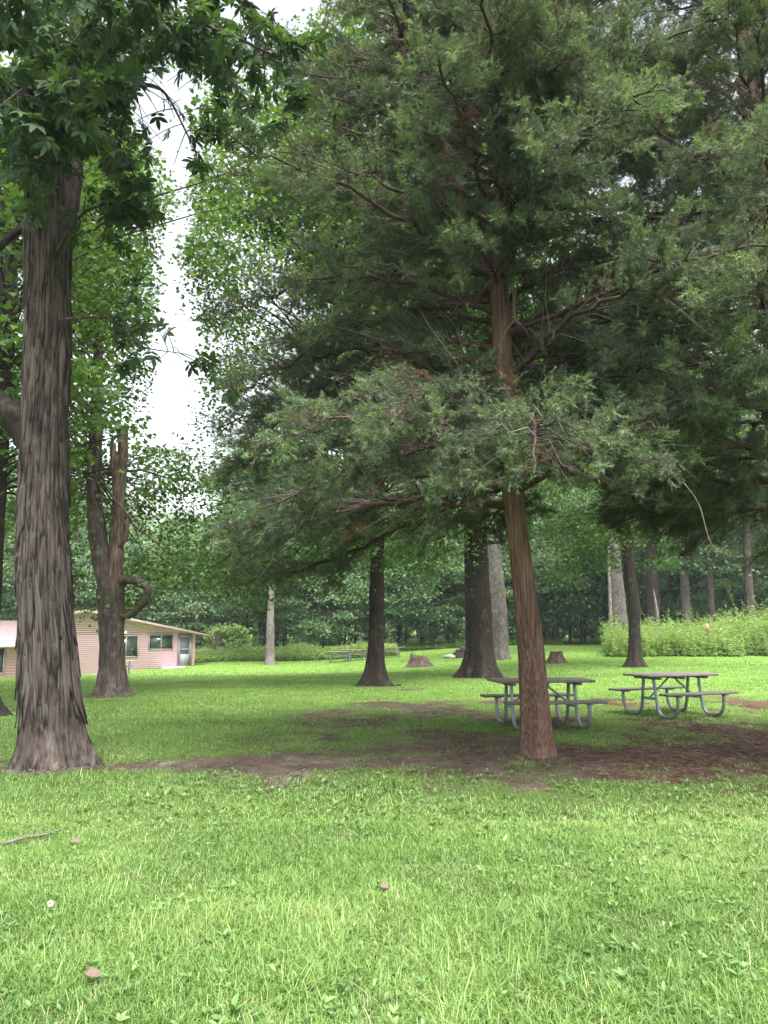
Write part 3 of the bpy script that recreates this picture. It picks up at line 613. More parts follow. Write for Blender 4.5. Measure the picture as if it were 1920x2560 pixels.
# shaggy plates that curl away at their lower ends
npl = 1300; nf0 = len(mb_.F); pt = rng.uniform(-.1, .62, npl).clip(0, 1); s0 = rng.integers(40, 430, npl); a0 = rng.integers(0, 260, npl); k = 260; Vt = mb_.V[0].reshape(620, 260, 3)
for q in range(npl):
    ln = rng.integers(18, 70); wd = rng.integers(2, 6); i0, j0 = int(s0[q]), int(a0[q]); i1 = min(i0 + ln, 600); idx = np.linspace(i0, i1, 6).astype(int)
    jj = (j0 + np.array([-wd, 0, wd])) % 260; cen = Vt[idx].mean(1)[:, None]; base = Vt[idx][:, jj]; outw = nrm((base - cen) * np.array([1, 1, 0]))
    lift = (.004 + rng.uniform(.010, .042) * np.linspace(1, 0, 6) ** 2 + .010 * rng.random() * np.linspace(0, 1, 6) ** 3)[:, None, None] + np.array([0, .006, 0])[None, :, None]
    tp_ = np.array([.15, .75, 1, 1, .7, .15])[:, None, None]; base = base.mean(1)[:, None] + (base - base.mean(1)[:, None]) * tp_
    A = (base + outw * lift).reshape(-1, 3); B_ = (base + outw * (lift - .006)).reshape(-1, 3)
    Fq = [[r * 3 + c, r * 3 + c + 1, r * 3 + c + 4, r * 3 + c + 3] for r in range(5) for c in range(2)]; Fb = [[b + 18 for b in f[::-1]] for f in Fq]
    ed = [0, 3, 6, 9, 12, 15, 16, 17, 14, 11, 8, 5, 2, 1]; Fe = [[ed[e], ed[(e + 1) % 14], ed[(e + 1) % 14] + 18, ed[e] + 18] for e in range(14)]
    mb_.add(np.vstack([A, B_]), np.array(Fq + Fb + Fe))
tints = np.concatenate([np.full(len(f), 0.0 if q < nf0 else pt[(q - nf0)]) for q, f in enumerate(mb_.F)]); mb_.build('trunk', M['hickory_bark'], root, True, tints)
# boughs and drooping twigs with five-part leaves
tw = MB(); LP, LA, LN, LT = [], [], [], []
boughs = [([(100, 300, 9.1), (170, 160, 8.4), (300, 80, 7.6), (450, 60, 7.0), (590, 120, 6.6)], .05), ([(110, 320, 9.0), (190, 240, 8.4), (280, 190, 7.9), (350, 195, 7.5), (410, 300, 7.3)], .035),
          ([(105, 250, 9.1), (60, 90, 7.6), (10, -40, 6.4)], .05), ([(105, 280, 9.0), (150, 120, 7.9), (230, 20, 6.8), (330, -60, 6.0)], .05), ([(115, 560, 9.2), (170, 470, 8.8), (230, 440, 8.5), (280, 440, 8.3)], .03),
          ([(130, 690, 8.9), (200, 685, 8.8), (265, 690, 8.7), (300, 745, 8.6), (400, 765, 8.4)], .018), ([(100, 340, 8.9), (90, 230, 7.9), (60, 190, 7.1), (0, 230, 6.5)], .035),
          ([(105, 300, 9.1), (190, 300, 8.6), (250, 330, 8.2), (300, 390, 8.0)], .028), ([(110, 240, 9.1), (250, 110, 8.6), (400, 110, 8.2), (520, 190, 7.9)], .04), ([(100, 330, 9.0), (110, 220, 8.0), (130, 180, 7.3), (160, 230, 6.8)], .03),
          ([(110, 150, 9.2), (240, 0, 9.0), (420, -60, 8.8), (560, 20, 8.6)], .05), ([(95, 100, 9.2), (20, -60, 9.0), (-120, -120, 8.8)], .06), ([(100, 60, 9.2), (130, -150, 8.2), (200, -300, 7.2)], .06), ([(110, 0, 9.3), (300, -220, 9.3), (480, -300, 9.2)], .06),
          ([(80, 330, 9.0), (20, 260, 8.6), (-60, 250, 8.2)], .04), ([(90, 0, 9.3), (60, -250, 9.8), (-60, -380, 10.2)], .06), ([(105, 360, 9.0), (140, 330, 8.2), (120, 380, 7.8)], .02), ([(85, 420, 9.2), (30, 380, 9.2), (-40, 400, 9.2)], .03)]
dens = [1.0, 1.0, 1.0, 1.0, .95, .6, 1.0, .9, .95, 1.05, .8, .8, .8, .8, 1.1, .8, 1.1, .9]
for (pp, r), dn in zip(boughs, dens):
    B = cr([D(*p) + off for p in pp], 30); tw.tube(B, r * np.linspace(1, .25, 30), 7, False); L = np.linalg.norm(np.diff(B, axis=0), axis=1).sum()
    n = int(L * 11 * dn) + 3
    for q in range(n):
        t = rng.uniform(.25, 1.0); p = B[int(t * 29)]; d = nrm(rng.normal(size=3) * np.array([1, 1, .55]) + nrm(B[-1] - B[0]) * .5 + np.array([0, 0, -.15])); ln = rng.uniform(.15, .75)
        if q == 0: p, d, ln = B[-1], nrm(B[-1] - B[-3]), .3
        s = np.linspace(0, 1, 6)[:, None]; Q = p + d * ln * s + np.array([0, 0, -.3 * ln]) * s ** 2; tw.tube(Q, np.linspace(.006, .003, 6), 4, False)
        kx = rng.integers(5, 11)
        for e in range(kx):
            u = 1.0 if e < 2 else rng.uniform(.4, 1); pz = Q[int(u * 5)]; LP.append(pz); LA.append(nrm(d * .7 + rng.normal(0, .6, 3) + np.array([0, 0, -.45]))); LN.append(nrm(np.array([0, 0, 1.0]) + rng.normal(0, .45, 3)))
LP, LA, LN = np.array(LP), np.array(LA), np.array(LN); tips = LP + LA * .2 + P_HICK
keep = ~in_gap(tips, 5) | (rng.random(len(LP)) < .10); sx = tips[:, 0] / tips[:, 1] * FOC / K + 960 / K; sy = (HOR - (tips[:, 2] - CAMZ) / tips[:, 1] * FOC * .97) / K; keep &= ~((sx > 35) & (sx < 185) & (sy > 300) & (sy < 560) & (rng.random(len(LP)) < .9)); LP, LA, LN = LP[keep], LA[keep], LN[keep]
tw.build('boughs', M['hickory_bark'], root, True)
V, Fl = inst(CP_V, CP_F, LP, *frame_from(LA, LN), rng.uniform(.12, .21, len(LP)))
tn = np.clip(rng.normal(.45, .22, len(LP)), 0, 1); mk('crown', V, Fl, M['hickory_leaf'], root, np.concatenate([np.repeat(tn, len(f)) for f in CP_F]))

# ------------------------------------------------------------------ trees of the clearing
def tree(name, label, base, pts, radii, bark, seed, ell, n_clump, per, leaf, cr_, tmpl='kite', extra=(), k=90, m=320, flare=.9, fh=.35, group=None, gap=False, zmin=None, more=None, kind='rough', lobes=5, leafmat='maple_leaf', branch_of=None, shell=.5, lobe=.7):
    rng = np.random.default_rng(seed); root = empty(name, base); off = -np.asarray(base); tag(root, label, 'tree', group)
    mb_ = MB(); tp, tr, _ = trunk([p + off for p in pts], radii, k, m, kind, seed, flare, fh, lobes, lobe, 2.0, mb_)
    if more: more(mb_, off, rng)
    axis = branch_of(off) if branch_of else tp
    if n_clump:
        TV, TF, LV, LF, tint = decid(rng, axis, [(np.array(c) + off, r) for c, r in ell], n_clump, per, leaf, cr_, tmpl, [np.array(e) + off for e in extra], gap=False, zmin=None if zmin is None else zmin, shell=shell) if not gap else \
            decid_world(rng, axis, [(np.array(c), r) for c, r in ell], n_clump, per, leaf, cr_, tmpl, [np.array(e) for e in extra], off, zmin, shell)
        mb_.add(TV, [TF])
    mb_.build('trunk', M[bark], root, True)
    if n_clump: mk('crown', LV, LF, M[leafmat], root, tint)
    return root
def decid_world(rng, tp, ell, n, per, leaf, cr_, tmpl, extra, off, zmin, shell):
    TV, TF, LV, LF, tint = decid(rng, tp - off, ell, n, per, leaf, cr_, tmpl, extra, gap=True, zmin=zmin, shell=shell)
    return TV + off, TF, LV + off, LF, tint
UPZ = np.array([0, 0, 1.0])
# forked tree before the house
dF = P_FORK[1]
def fork_more(mb_, off, rng):
    P_ = cr([p + off for p in (D(242, 1290, dF), D(222, 1220, dF), D(208, 1130, dF), D(203, 1040, dF + .05), D(206, 950, dF + .1), D(210, 850, dF + .2), D(215, 650, dF + .4), D(225, 420, dF + .6))], 130)
    V, F = tube(P_, np.interp(np.linspace(0, 1, 130), [0, .3, 1], [.25, .175, .05]), 60, bark_disp(P_, 60, np.full(130, .17), 'rough', rng, 2)); mb_.add(V, [F])
root = tree('forked_tree', 'forked tree before the pink house with a hooked limb and broken right stem', P_FORK,
            [P_FORK - UPZ * .15, P_FORK + UPZ * .05, D(242, 1420, dF), D(240, 1330, dF), D(238, 1270, dF)], [.30, .295, .28, .29, .31], 'brown_bark', 31,
            [(P_FORK + np.array([-2.0, .8, 10.2]), (3.7, 3.6, 6.2)), (P_FORK + np.array([-.6, 1.5, 13.5]), (2.8, 3, 4.0))], 240, 260, .10, .85, 'maple',
            [D(330, 1235, 18.6), D(375, 1225, 19), D(415, 1250, 19.3), D(300, 1215, 18.8), D(280, 1290, 19.5), D(180, 1290, 17.6), D(165, 1240, 17.8), D(200, 1310, 18.4), D(160, 1150, 18.0), D(180, 1060, 18.3), D(390, 1180, 19.2), D(350, 1150, 19.4), D(420, 1120, 19.6), D(300, 1090, 20), D(360, 1060, 20.2), D(410, 1040, 20)],
            gap=True, zmin=3.6, more=fork_more, flare=1.0, fh=.3, branch_of=lambda off: cr([p + off for p in (D(241, 1400, dF), D(205, 1000, dF), D(215, 650, dF + .4), D(225, 420, dF + .6))], 60))
offF = -P_FORK; rng = np.random.default_rng(3)
lm = MB(); P_ = cr([D(258, 1262, dF) + offF, D(272, 1252, dF - .1) + offF, D(295, 1256, dF - .2) + offF, D(314, 1266, dF - .25) + offF, D(319, 1280, dF - .25) + offF, D(309, 1302, dF - .2) + offF, D(290, 1322, dF - .15) + offF, D(270, 1332, dF - .1) + offF, D(252, 1326, dF) + offF], 80)
V, F = tube(P_, np.interp(np.linspace(0, 1, 80), [0, .12, .4, 1], [.15, .115, .10, .055]), 30, bark_disp(P_, 30, np.full(80, .1), 'rough', rng, 4) * .9); lm.add(V, [F]); lm.build('limb', M['brown_bark'], root, True)
lm = MB(); P_ = cr([D(244, 1300, dF) + offF, D(249, 1220, dF) + offF, D(253, 1150, dF) + offF, D(257, 1080, dF) + offF, D(262, 1020, dF) + offF, D(266, 970, dF) + offF, D(264, 925, dF) + offF], 120)
V, F = tube(P_, np.interp(np.linspace(0, 1, 120), [0, .4, .8, 1], [.22, .165, .12, .13]), 44, bark_disp(P_, 44, np.full(120, .15), 'rough', rng, 8) * 1.2); lm.add(V, [F]); jag_top(lm, 44, rng, .12)
P_ = cr([D(252, 1080, dF - .1) + offF, D(248, 1030, dF - .1) + offF, D(243, 960, dF - .1) + offF], 30); V, F = tube(P_, np.linspace(.085, .075, 30), 20, bark_disp(P_, 20, np.full(30, .08), 'rough', rng, 1) * .5); lm.add(V, [F]); jag_top(lm, 20, rng, .06)
P_ = cr([D(258, 1180, dF - .1) + offF, D(272, 1160, dF - .2) + offF, D(278, 1110, dF - .2) + offF], 20); V, F = tube(P_, np.linspace(.06, .04, 20), 12); lm.add(V, [F])
b = lm.build('broken_stem', M['dead_wood'], root, True); b['label'] = 'broken right stem of bare reddish dead wood'

tree('maple_tree', 'tree at the left edge of which only a root flare shows beside the hickory', P_EDGE, [P_EDGE - UPZ * .15, P_EDGE + UPZ * .05, P_EDGE + UPZ * 2.5, P_EDGE + UPZ * 6, P_EDGE + UPZ * 12], [.36, .35, .3, .24, .06], 'dark_bark', 41,
     [(P_EDGE + np.array([.2, .6, 9.5]), (4.2, 4, 5.5))], 130, 190, .12, .85, 'maple', gap=True, zmin=3.5, flare=1.4, fh=.3)
d5, d6, d7, d8 = P_T5[1], P_T6[1], P_T7[1], P_T8[1]
tree('maple_tree', 'dark straight trunk left of the jagged stump, flared at its roots', P_T5, [P_T5 - UPZ * .15, P_T5 + UPZ * .05, D(812, 1380, d5), D(815, 1180, d5), D(818, 900, d5 + .2), D(815, 400, d5 + .5)], [.21, .205, .185, .17, .14, .05], 'dark_bark', 51,
     [(P_T5 + np.array([-1.6, -1.4, 10.5]), (5.2, 4.0, 6.0)), (P_T5 + np.array([0.3, -1.0, 15]), (4.8, 3.6, 4.5))], 300, 260, .105, .95, 'maple',
     [D(500, 1225, 21.5), D(545, 1235, 21.8), D(585, 1215, 22), D(640, 1195, 22), D(520, 1275, 22.4), D(470, 1205, 22.5), D(690, 1180, 21), D(740, 1160, 20.5), D(870, 1200, 22.4), D(560, 1180, 22), D(850, 1120, 21.5), D(450, 1230, 22), D(485, 1250, 21.8), D(530, 1215, 22.3), D(550, 1270, 22), D(600, 1240, 22.2), D(660, 1225, 22), D(710, 1215, 21.4), D(760, 1195, 21), D(780, 1150, 20.6), D(860, 1170, 22), D(885, 1215, 22.6), D(900, 1180, 23), D(925, 1160, 23)], gap=True, zmin=4.3, flare=2.4, fh=.36)
def t6_more(mb_, off, rng):
    P_ = cr([p + off for p in (D(1040, 1160, d6 - .3), D(1022, 1150, d6 - .6), D(1032, 1138, d6 - .7), D(1048, 1120, d6 - .6), D(1053, 1090, d6 - .4))], 40); mb_.tube(P_, np.linspace(.10, .06, 40), 12)
    P_ = cr([p + off for p in (D(1052, 1170, d6), D(1070, 1172, d6), D(1085, 1168, d6 + .2), D(1110, 1140, d6 + .4))], 30); mb_.tube(P_, np.linspace(.07, .03, 30), 10)
tree('maple_tree', 'thickest dark brown trunk just left of the cedar, with mossy flared roots', P_T6, [P_T6 - UPZ * .15, P_T6 + UPZ * .05, D(1036, 1380, d6), D(1028, 1180, d6), D(1026, 900, d6 + .2), D(1020, 300, d6 + .5)], [.45, .44, .36, .30, .26, .07], 'dark_bark', 61,
     [(P_T6 + np.array([0, -1.6, 12]), (5.8, 4.0, 6.8))], 300, 260, .11, .95, 'maple', [D(880, 1190, 24), D(905, 1150, 24), D(930, 1130, 23.5)], gap=True, zmin=4.8, more=t6_more, flare=1.25, fh=.42)
tree('oak_tree', 'pale grey leaning oak trunk with furrowed bark behind the thick dark trunk', P_T7, [P_T7 - UPZ * .15, P_T7 + UPZ * .05, D(1078, 1340, d7), D(1066, 1180, d7), D(1056, 1080, d7), D(1040, 700, d7 + .4)], [.48, .47, .42, .36, .33, .12], 'grey_bark', 71,
     [(D(1050, 860, d7 + 1), (5.0, 4.5, 6.5))], 130, 150, .17, 1.0, 'kite', zmin=6.5, flare=.55, fh=.4)
def t8_more(mb_, off, rng):
    P_ = cr([p + off for p in (D(1372, 1290, d8), D(1395, 1235, d8 - .2), D(1430, 1190, d8 - .4), D(1455, 1150, d8 - .6), D(1470, 1090, d8 - .8))], 50); V, F = tube(P_, np.linspace(.17, .09, 50), 18, bark_disp(P_, 18, np.full(50, .12), 'rough', rng, 3) * .5); mb_.add(V, [F])
    P_ = cr([p + off for p in (D(1383, 1300, d8 - .15), D(1384, 1280, d8 - .3), D(1380, 1265, d8 - .15))], 12); mb_.tube(P_, [.08, .13, .16, .18, .19, .19, .18, .17, .15, .13, .1, .06], 14)
tree('maple_tree', 'slender black trunk with a knobbly bend before the tall weeds', P_T8, [P_T8 - UPZ * .15, P_T8 + UPZ * .05, D(1371, 1380, d8), D(1369, 1300, d8), D(1359, 1210, d8), D(1354, 1110, d8), D(1350, 900, d8), D(1350, 600, d8 + .3)], [.235, .23, .22, .225, .20, .18, .14, .05], 'dark_bark', 81,
     [(D(1360, 780, d8), (5.5, 4.5, 6.0))], 200, 200, .13, 1.0, 'maple', [D(1240, 1130, d8), D(1290, 1150, d8 + .3), D(1310, 1180, d8), D(1200, 1150, d8 + .5), D(1265, 1165, d8 - .5), D(1225, 1115, d8 - 1.5), D(1270, 1110, d8 - 1), D(1330, 1120, d8 - 1.2), D(1180, 1120, d8 - .5), D(1290, 1190, d8 + .3), D(1330, 1215, d8 + .6), D(1255, 1200, d8 + .5), D(1230, 1170, d8 - .8), D(1310, 1150, d8 - 1.5), D(1400, 1150, d8), D(1300, 1120, d8 - 1), D(1440, 1210, d8), D(1215, 1240, d8 + 1)], zmin=6, flare=2.4, fh=.3)
dp = P_PALE[1]
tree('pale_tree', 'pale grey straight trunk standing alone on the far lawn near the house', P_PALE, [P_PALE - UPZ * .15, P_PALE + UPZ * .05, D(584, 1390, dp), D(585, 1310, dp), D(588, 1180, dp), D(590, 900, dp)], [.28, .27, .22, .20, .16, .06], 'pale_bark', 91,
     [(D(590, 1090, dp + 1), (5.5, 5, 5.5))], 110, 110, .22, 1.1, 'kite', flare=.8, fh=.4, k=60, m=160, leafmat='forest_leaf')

# ------------------------------------------------------------------ the woods round the clearing
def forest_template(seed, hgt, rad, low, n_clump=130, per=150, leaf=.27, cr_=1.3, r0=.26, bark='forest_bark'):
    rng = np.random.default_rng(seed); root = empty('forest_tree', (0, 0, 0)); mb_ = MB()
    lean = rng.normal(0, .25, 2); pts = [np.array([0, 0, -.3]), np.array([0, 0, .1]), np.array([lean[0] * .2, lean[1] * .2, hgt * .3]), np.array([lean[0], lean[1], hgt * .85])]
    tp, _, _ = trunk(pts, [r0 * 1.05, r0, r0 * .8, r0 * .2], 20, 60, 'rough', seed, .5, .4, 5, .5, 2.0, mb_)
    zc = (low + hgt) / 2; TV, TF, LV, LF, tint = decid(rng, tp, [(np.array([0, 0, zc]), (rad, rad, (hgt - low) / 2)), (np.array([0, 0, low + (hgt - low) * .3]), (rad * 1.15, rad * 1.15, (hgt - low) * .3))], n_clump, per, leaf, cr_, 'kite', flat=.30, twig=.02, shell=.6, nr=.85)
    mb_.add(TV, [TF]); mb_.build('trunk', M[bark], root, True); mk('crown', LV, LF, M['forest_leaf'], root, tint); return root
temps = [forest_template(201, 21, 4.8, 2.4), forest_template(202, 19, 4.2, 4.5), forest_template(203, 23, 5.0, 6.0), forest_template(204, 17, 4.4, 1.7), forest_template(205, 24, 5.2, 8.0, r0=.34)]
rng = np.random.default_rng(77); used = set(); GRP = 'trees of the woods behind the clearing'
def put(ti, x, y, s, label):
    o = temps[ti] if ti not in used else copy_tree(temps[ti]); used.add(ti)
    o.location = (x, y, float(gz(x, y)) - .05); o.rotation_euler = (0, 0, rng.uniform(0, 2 * PI)); o.scale = (s * rng.uniform(.92, 1.1),) * 2 + (s,); tag(o, label, 'tree', GRP); return o
LAB = 'tall green leafy tree in the woods at the back of the clearing'
for row, (y0, x0, x1, step, kinds) in enumerate(((71, -46, 46, 5.6, (0, 3, 0, 3)), (81, -50, 50, 6.6, (2, 1, 4, 0)), (91, -54, 54, 7.4, (2, 4, 1)))):
    for q, x in enumerate(np.arange(x0, x1, step)):
        xx = x + rng.normal(0, 1.1); yy = y0 + rng.normal(0, 1.6)
        s = rng.uniform(.85, 1.08)
        if -.42 < xx / yy < -.24: s *= .78
        put(kinds[q % len(kinds)], xx, yy, s, LAB)
for x, y, t, s, lb in ((-33, 55, 4, .9, 'broad green tree rising behind the pink roofed end of the house'), (-25, 63, 0, .8, 'leafy green tree just behind the ridge of the house'), (-31, 60, 1, 1.0, 'green tree in the gap left of the hickory trunk, behind the wing of the house'), (-16, 68, 3, .75, 'bushy tree behind the right end of the house'),
                       (24, 57, 2, 1.0, 'tall tree rising behind the right part of the tall weeds'), (31, 60, 4, 1.05, 'tall tree behind the weeds at the right edge'), (38, 56, 0, 1.0, 'leafy tree at the far right end of the weeds')):
    put(t, x, y, s, lb)
# thin dark stems of the understorey
rng = np.random.default_rng(88); mb_ = MB(); tmplS = []
for q in range(3):
    mb_ = MB(); root = empty('young_tree', (0, 0, 0)); h = (9, 7.5, 11)[q]; tp, _, _ = trunk([np.array([0, 0, -.3]), np.array([.05, 0, h * .4]), np.array([rng.normal(0, .4), 0, h])], [.13, .10, .03], 10, 30, 'rough', 300 + q, .3, .3, 4, .4, 2.0, mb_)
    TV, TF, LV, LF, tint = decid(rng, tp, [(np.array([0, 0, h * .78]), (1.9, 1.9, h * .28))], 26, 90, .26, .8, 'kite', flat=.35, twig=.012); mb_.add(TV, [TF]); mb_.build('trunk', M['forest_bark'], root, True); mk('crown', LV, LF, M['forest_leaf'], root, tint); tmplS.append(root)
usedS = set()
for q in range(46):
    y = rng.uniform(71, 84); x = rng.uniform(-.40, .46) * y; ti = q % 3; o = tmplS[ti] if ti not in usedS else copy_tree(tmplS[ti]); usedS.add(ti)
    o.location = (x, y, float(gz(x, y)) - .05); o.rotation_euler = (0, 0, rng.uniform(0, 6.28)); s = rng.uniform(.75, 1.25); o.scale = (s, s, s); tag(o, 'thin dark stemmed young tree in the shade at the edge of the woods', 'tree', 'young trees in the shade of the woods')
# the deep woods that close the view
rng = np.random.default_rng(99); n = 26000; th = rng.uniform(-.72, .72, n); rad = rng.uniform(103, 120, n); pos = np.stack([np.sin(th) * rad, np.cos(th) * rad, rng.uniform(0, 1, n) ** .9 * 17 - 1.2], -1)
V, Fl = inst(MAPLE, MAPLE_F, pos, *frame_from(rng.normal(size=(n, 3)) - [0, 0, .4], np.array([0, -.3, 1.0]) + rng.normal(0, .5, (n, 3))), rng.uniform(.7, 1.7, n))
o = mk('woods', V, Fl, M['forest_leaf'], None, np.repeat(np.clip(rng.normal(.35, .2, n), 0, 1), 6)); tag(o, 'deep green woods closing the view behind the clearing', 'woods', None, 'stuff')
# grey and pale trunks behind the weeds
def bare(name, label, pts, radii, bark, seed, k=30, m=90, **kw):
    return tree(name, label, np.array([pts[0][0], pts[0][1], float(gz(pts[0][0], pts[0][1]))]), [np.array([pts[0][0], pts[0][1], float(gz(pts[0][0], pts[0][1])) - .2])] + pts, radii, bark, seed, kw.pop('ell', []), kw.pop('n', 0), kw.pop('per', 110), kw.pop('leaf', .24), kw.pop('cr_', 1.2), k=k, m=m, leafmat='forest_leaf', **kw)
bare('oak_tree', 'stout grey trunk behind the left end of the tall weeds', [D(1340, 1400, 49), D(1337, 1330, 49), D(1328, 1230, 49), D(1322, 1120, 49), D(1315, 900, 49)], [.52, .50, .44, .38, .33, .12], 'grey_bark', 401, ell=[(D(1320, 850, 50), (6, 5, 6.5))], n=110, flare=.3)
bare('young_tree', 'thin pale stem beside the stout grey trunk behind the weeds', [D(1322, 1395, 48), D(1319, 1330, 48), D(1316, 1240, 48), D(1312, 1130, 48)], [.12, .12, .10, .09, .05], 'pale_bark', 402, flare=.3, k=16)
bare('dead_tree', 'thin pale dead pole leaning left above the weeds', [D(1424, 1375, 52), D(1419, 1320, 52), D(1411, 1272, 52)], [.13, .12, .11, .05], 'pale_bark', 403, flare=.2, k=16)
bare('oak_tree', 'dark trunk close behind the thin leaning pole', [D(1414, 1380, 56), D(1410, 1300, 56), D(1405, 1150, 56), D(1400, 900, 56)], [.5, .48, .45, .38, .2], 'dark_bark', 404, ell=[(D(1400, 900, 57), (5, 5, 6))], n=80, flare=.3)
bare('oak_tree', 'grey brown trunk in mid distance above the middle of the weeds', [D(1486, 1375, 58), D(1483, 1320, 58), D(1478, 1240, 58), D(1470, 950, 58)], [.36, .35, .32, .28, .1], 'grey_bark', 405, ell=[(D(1470, 950, 59), (5, 5, 6))], n=80, flare=.3)
bare('oak_tree', 'brown trunk behind the weeds towards the right edge, with a stub on its side', [D(1624, 1375, 56), D(1622, 1320, 56), D(1616, 1240, 56), D(1605, 950, 56)], [.32, .31, .29, .25, .1], 'brown_bark', 406, ell=[(D(1605, 950, 57), (5, 5, 6))], n=80, flare=.3)
q_ = D(472, 1412, 62)
bare('dead_tree', 'short broken brown trunk among the weeds right of the house', [D(472, 1410, 62), D(472, 1380, 62), D(473, 1362, 62)], [.36, .34, .3, .28], 'brown_bark', 407, flare=.3)
sb = np.array([D(500, 1420, 63)[0], 63, float(gz(D(500, 1420, 63)[0], 63))])
tree('sapling', 'bright leafy sapling among the weeds between the house and the pale trunk', sb, [sb - UPZ * .1, sb + UPZ * 1.0, sb + UPZ * 2.4], [.06, .05, .02], 'brown_bark', 408, [(sb + UPZ * 1.6, (1.7, 1.5, 1.4))], 30, 90, .22, .6, 'kite', k=10, m=24, leafmat='weed_leaf', flare=.2)

# ------------------------------------------------------------------ tall weeds
def weeds(name, label, pts, hgt, leaves, leaf, seed, hv=.5, ymin=lambda p: p[:, 1].min(), ramp_=2.5, slope=0.0):
    rng = np.random.default_rng(seed); n = len(pts); z = gz(pts[:, 0], pts[:, 1]); h = hgt * rng.uniform(1 - hv, 1 + hv * .6, n) * (.5 + 1.0 * fbm(pts[:, 0] * .45, pts[:, 1] * .45, seed, 3)) * (.5 + .5 * smooth((pts[:, 1] - ymin(pts)) / ramp_)) * (1 + .3 * (rng.random(n) < .08)) * (1 + slope * (smooth((pts[:, 0] - 8) / 22) - .4))
    base = np.stack([pts[:, 0], pts[:, 1], z], -1); lean = np.stack([rng.normal(0, .16, n) * h, rng.normal(0, .16, n) * h, h], -1); s = np.linspace(0, 1, 4)[None, :, None]; Q = base[:, None] + lean[:, None] * s * np.array([1, 1, 1.0]) + np.array([1, 1, 0]) * lean[:, None] * (s ** 2 - s)
    TV, TF = tubes(Q, np.full((n, 4), 1.0) * np.linspace(.012, .004, 4), 3)
    N = n * leaves; si = np.repeat(np.arange(n), leaves); t = rng.uniform(.12, 1.0, N); pos = base[si] + lean[si] * np.stack([t ** 2, t ** 2, t], -1)
    ph = rng.uniform(0, 2 * PI, N); ax = nrm(np.stack([np.cos(ph), np.sin(ph), rng.uniform(-.35, .6, N)], -1)); T = KITE * np.array([.5, 1, 1])
    V, Fl = inst(T, KITE_F, pos, *frame_from(ax, UPZ + rng.normal(0, .35, (N, 3))), leaf * rng.uniform(.6, 1.3, N) * (1.15 - .5 * t))
    tint = np.clip(rng.normal(.45, .18, n)[si] + .2 * (t - .5) + rng.normal(0, .1, N), 0, 1)
    F2 = TF + len(V); o = mk(name, np.vstack([V, TV]), [Fl[0], F2], M['weed_leaf'], None, np.r_[np.repeat(tint, 2), np.full(len(F2), .3)]); tag(o, label, 'weeds', None, 'stuff'); return o
rng = np.random.default_rng(61)
p = np.stack([rng.uniform(10.6, 36, 9000), 41 + rng.random(9000) ** 1.5 * 13], -1); p = p[p[:, 0] > p[:, 1] * .275 + (fbm(p[:, 1] * .5, p[:, 0] * .5, 2) - .35) * 2.2]; p = p[p[:, 1] > 41 + 2.2 * fbm(p[:, 0] * .6, 3.0, 1) + rng.normal(0, .25, len(p))]
weeds('tall_weeds', 'thick patch of tall pale green weeds at the right side of the lawn', p, 1.5, 24, .21, 62, .75, slope=.6)
p = np.stack([rng.uniform(-16, 1.0, 8000), 58 + rng.random(8000) * 6 + 0], -1); k = p[:, 1] > 57.6 + .11 * (p[:, 0] + 16) + 1.8 * fbm(p[:, 0] * .5, 7.0, 1); p = p[k]; weeds('low_weeds', 'strip of low bright weeds along the woods beyond the house', p, .75, 20, .20, 63, .6)
p = np.stack([rng.uniform(-4, 16, 1500), 69 + rng.random(1500) * 5], -1); weeds('undergrowth', 'low dark undergrowth along the foot of the woods', p, .7, 14, .28, 64)

# ------------------------------------------------------------------ grass
def blades(rng, P, h, wd, bend, tint):
    n = len(P); ph = rng.uniform(0, 2 * PI, n); d = np.stack([np.cos(ph), np.sin(ph), np.zeros(n)], -1); s = np.stack([-np.sin(ph), np.cos(ph), np.zeros(n)], -1)
    lv = []
    for t, q in ((0, 1), (.4, .9), (.75, .6), (1, 0)):
        c = P + d * (bend * h * t ** 2)[:, None] + UPZ * (h * (t - .28 * bend * t ** 2))[:, None]
        lv += [c - s * (wd * q / 2)[:, None], c + s * (wd * q / 2)[:, None]] if q else [c]
    V = np.stack(lv, 1).reshape(-1, 3); o = (np.arange(n) * 7)[:, None, None]
    return V, ((np.array([[0, 1, 3, 2], [2, 3, 5, 4]])[None] + o).reshape(-1, 4), (np.array([[4, 5, 6]])[None] + o).reshape(-1, 3)), tint
def scatter(rng, n, y0, y1, mx=1.0, side=.56, pw=1.0):
    y = y0 + (y1 - y0) * rng.random(int(n)) ** pw; hw = side * y + mx; k = rng.random(int(n)) < hw / (side * y1 + mx); y = y[k]; hw = hw[k]; return rng.uniform(-1, 1, len(y)) * hw, y
VS, FQ, FT, TQ, TT, nv = [], [], [], [], [], 0
rng = np.random.default_rng(101)
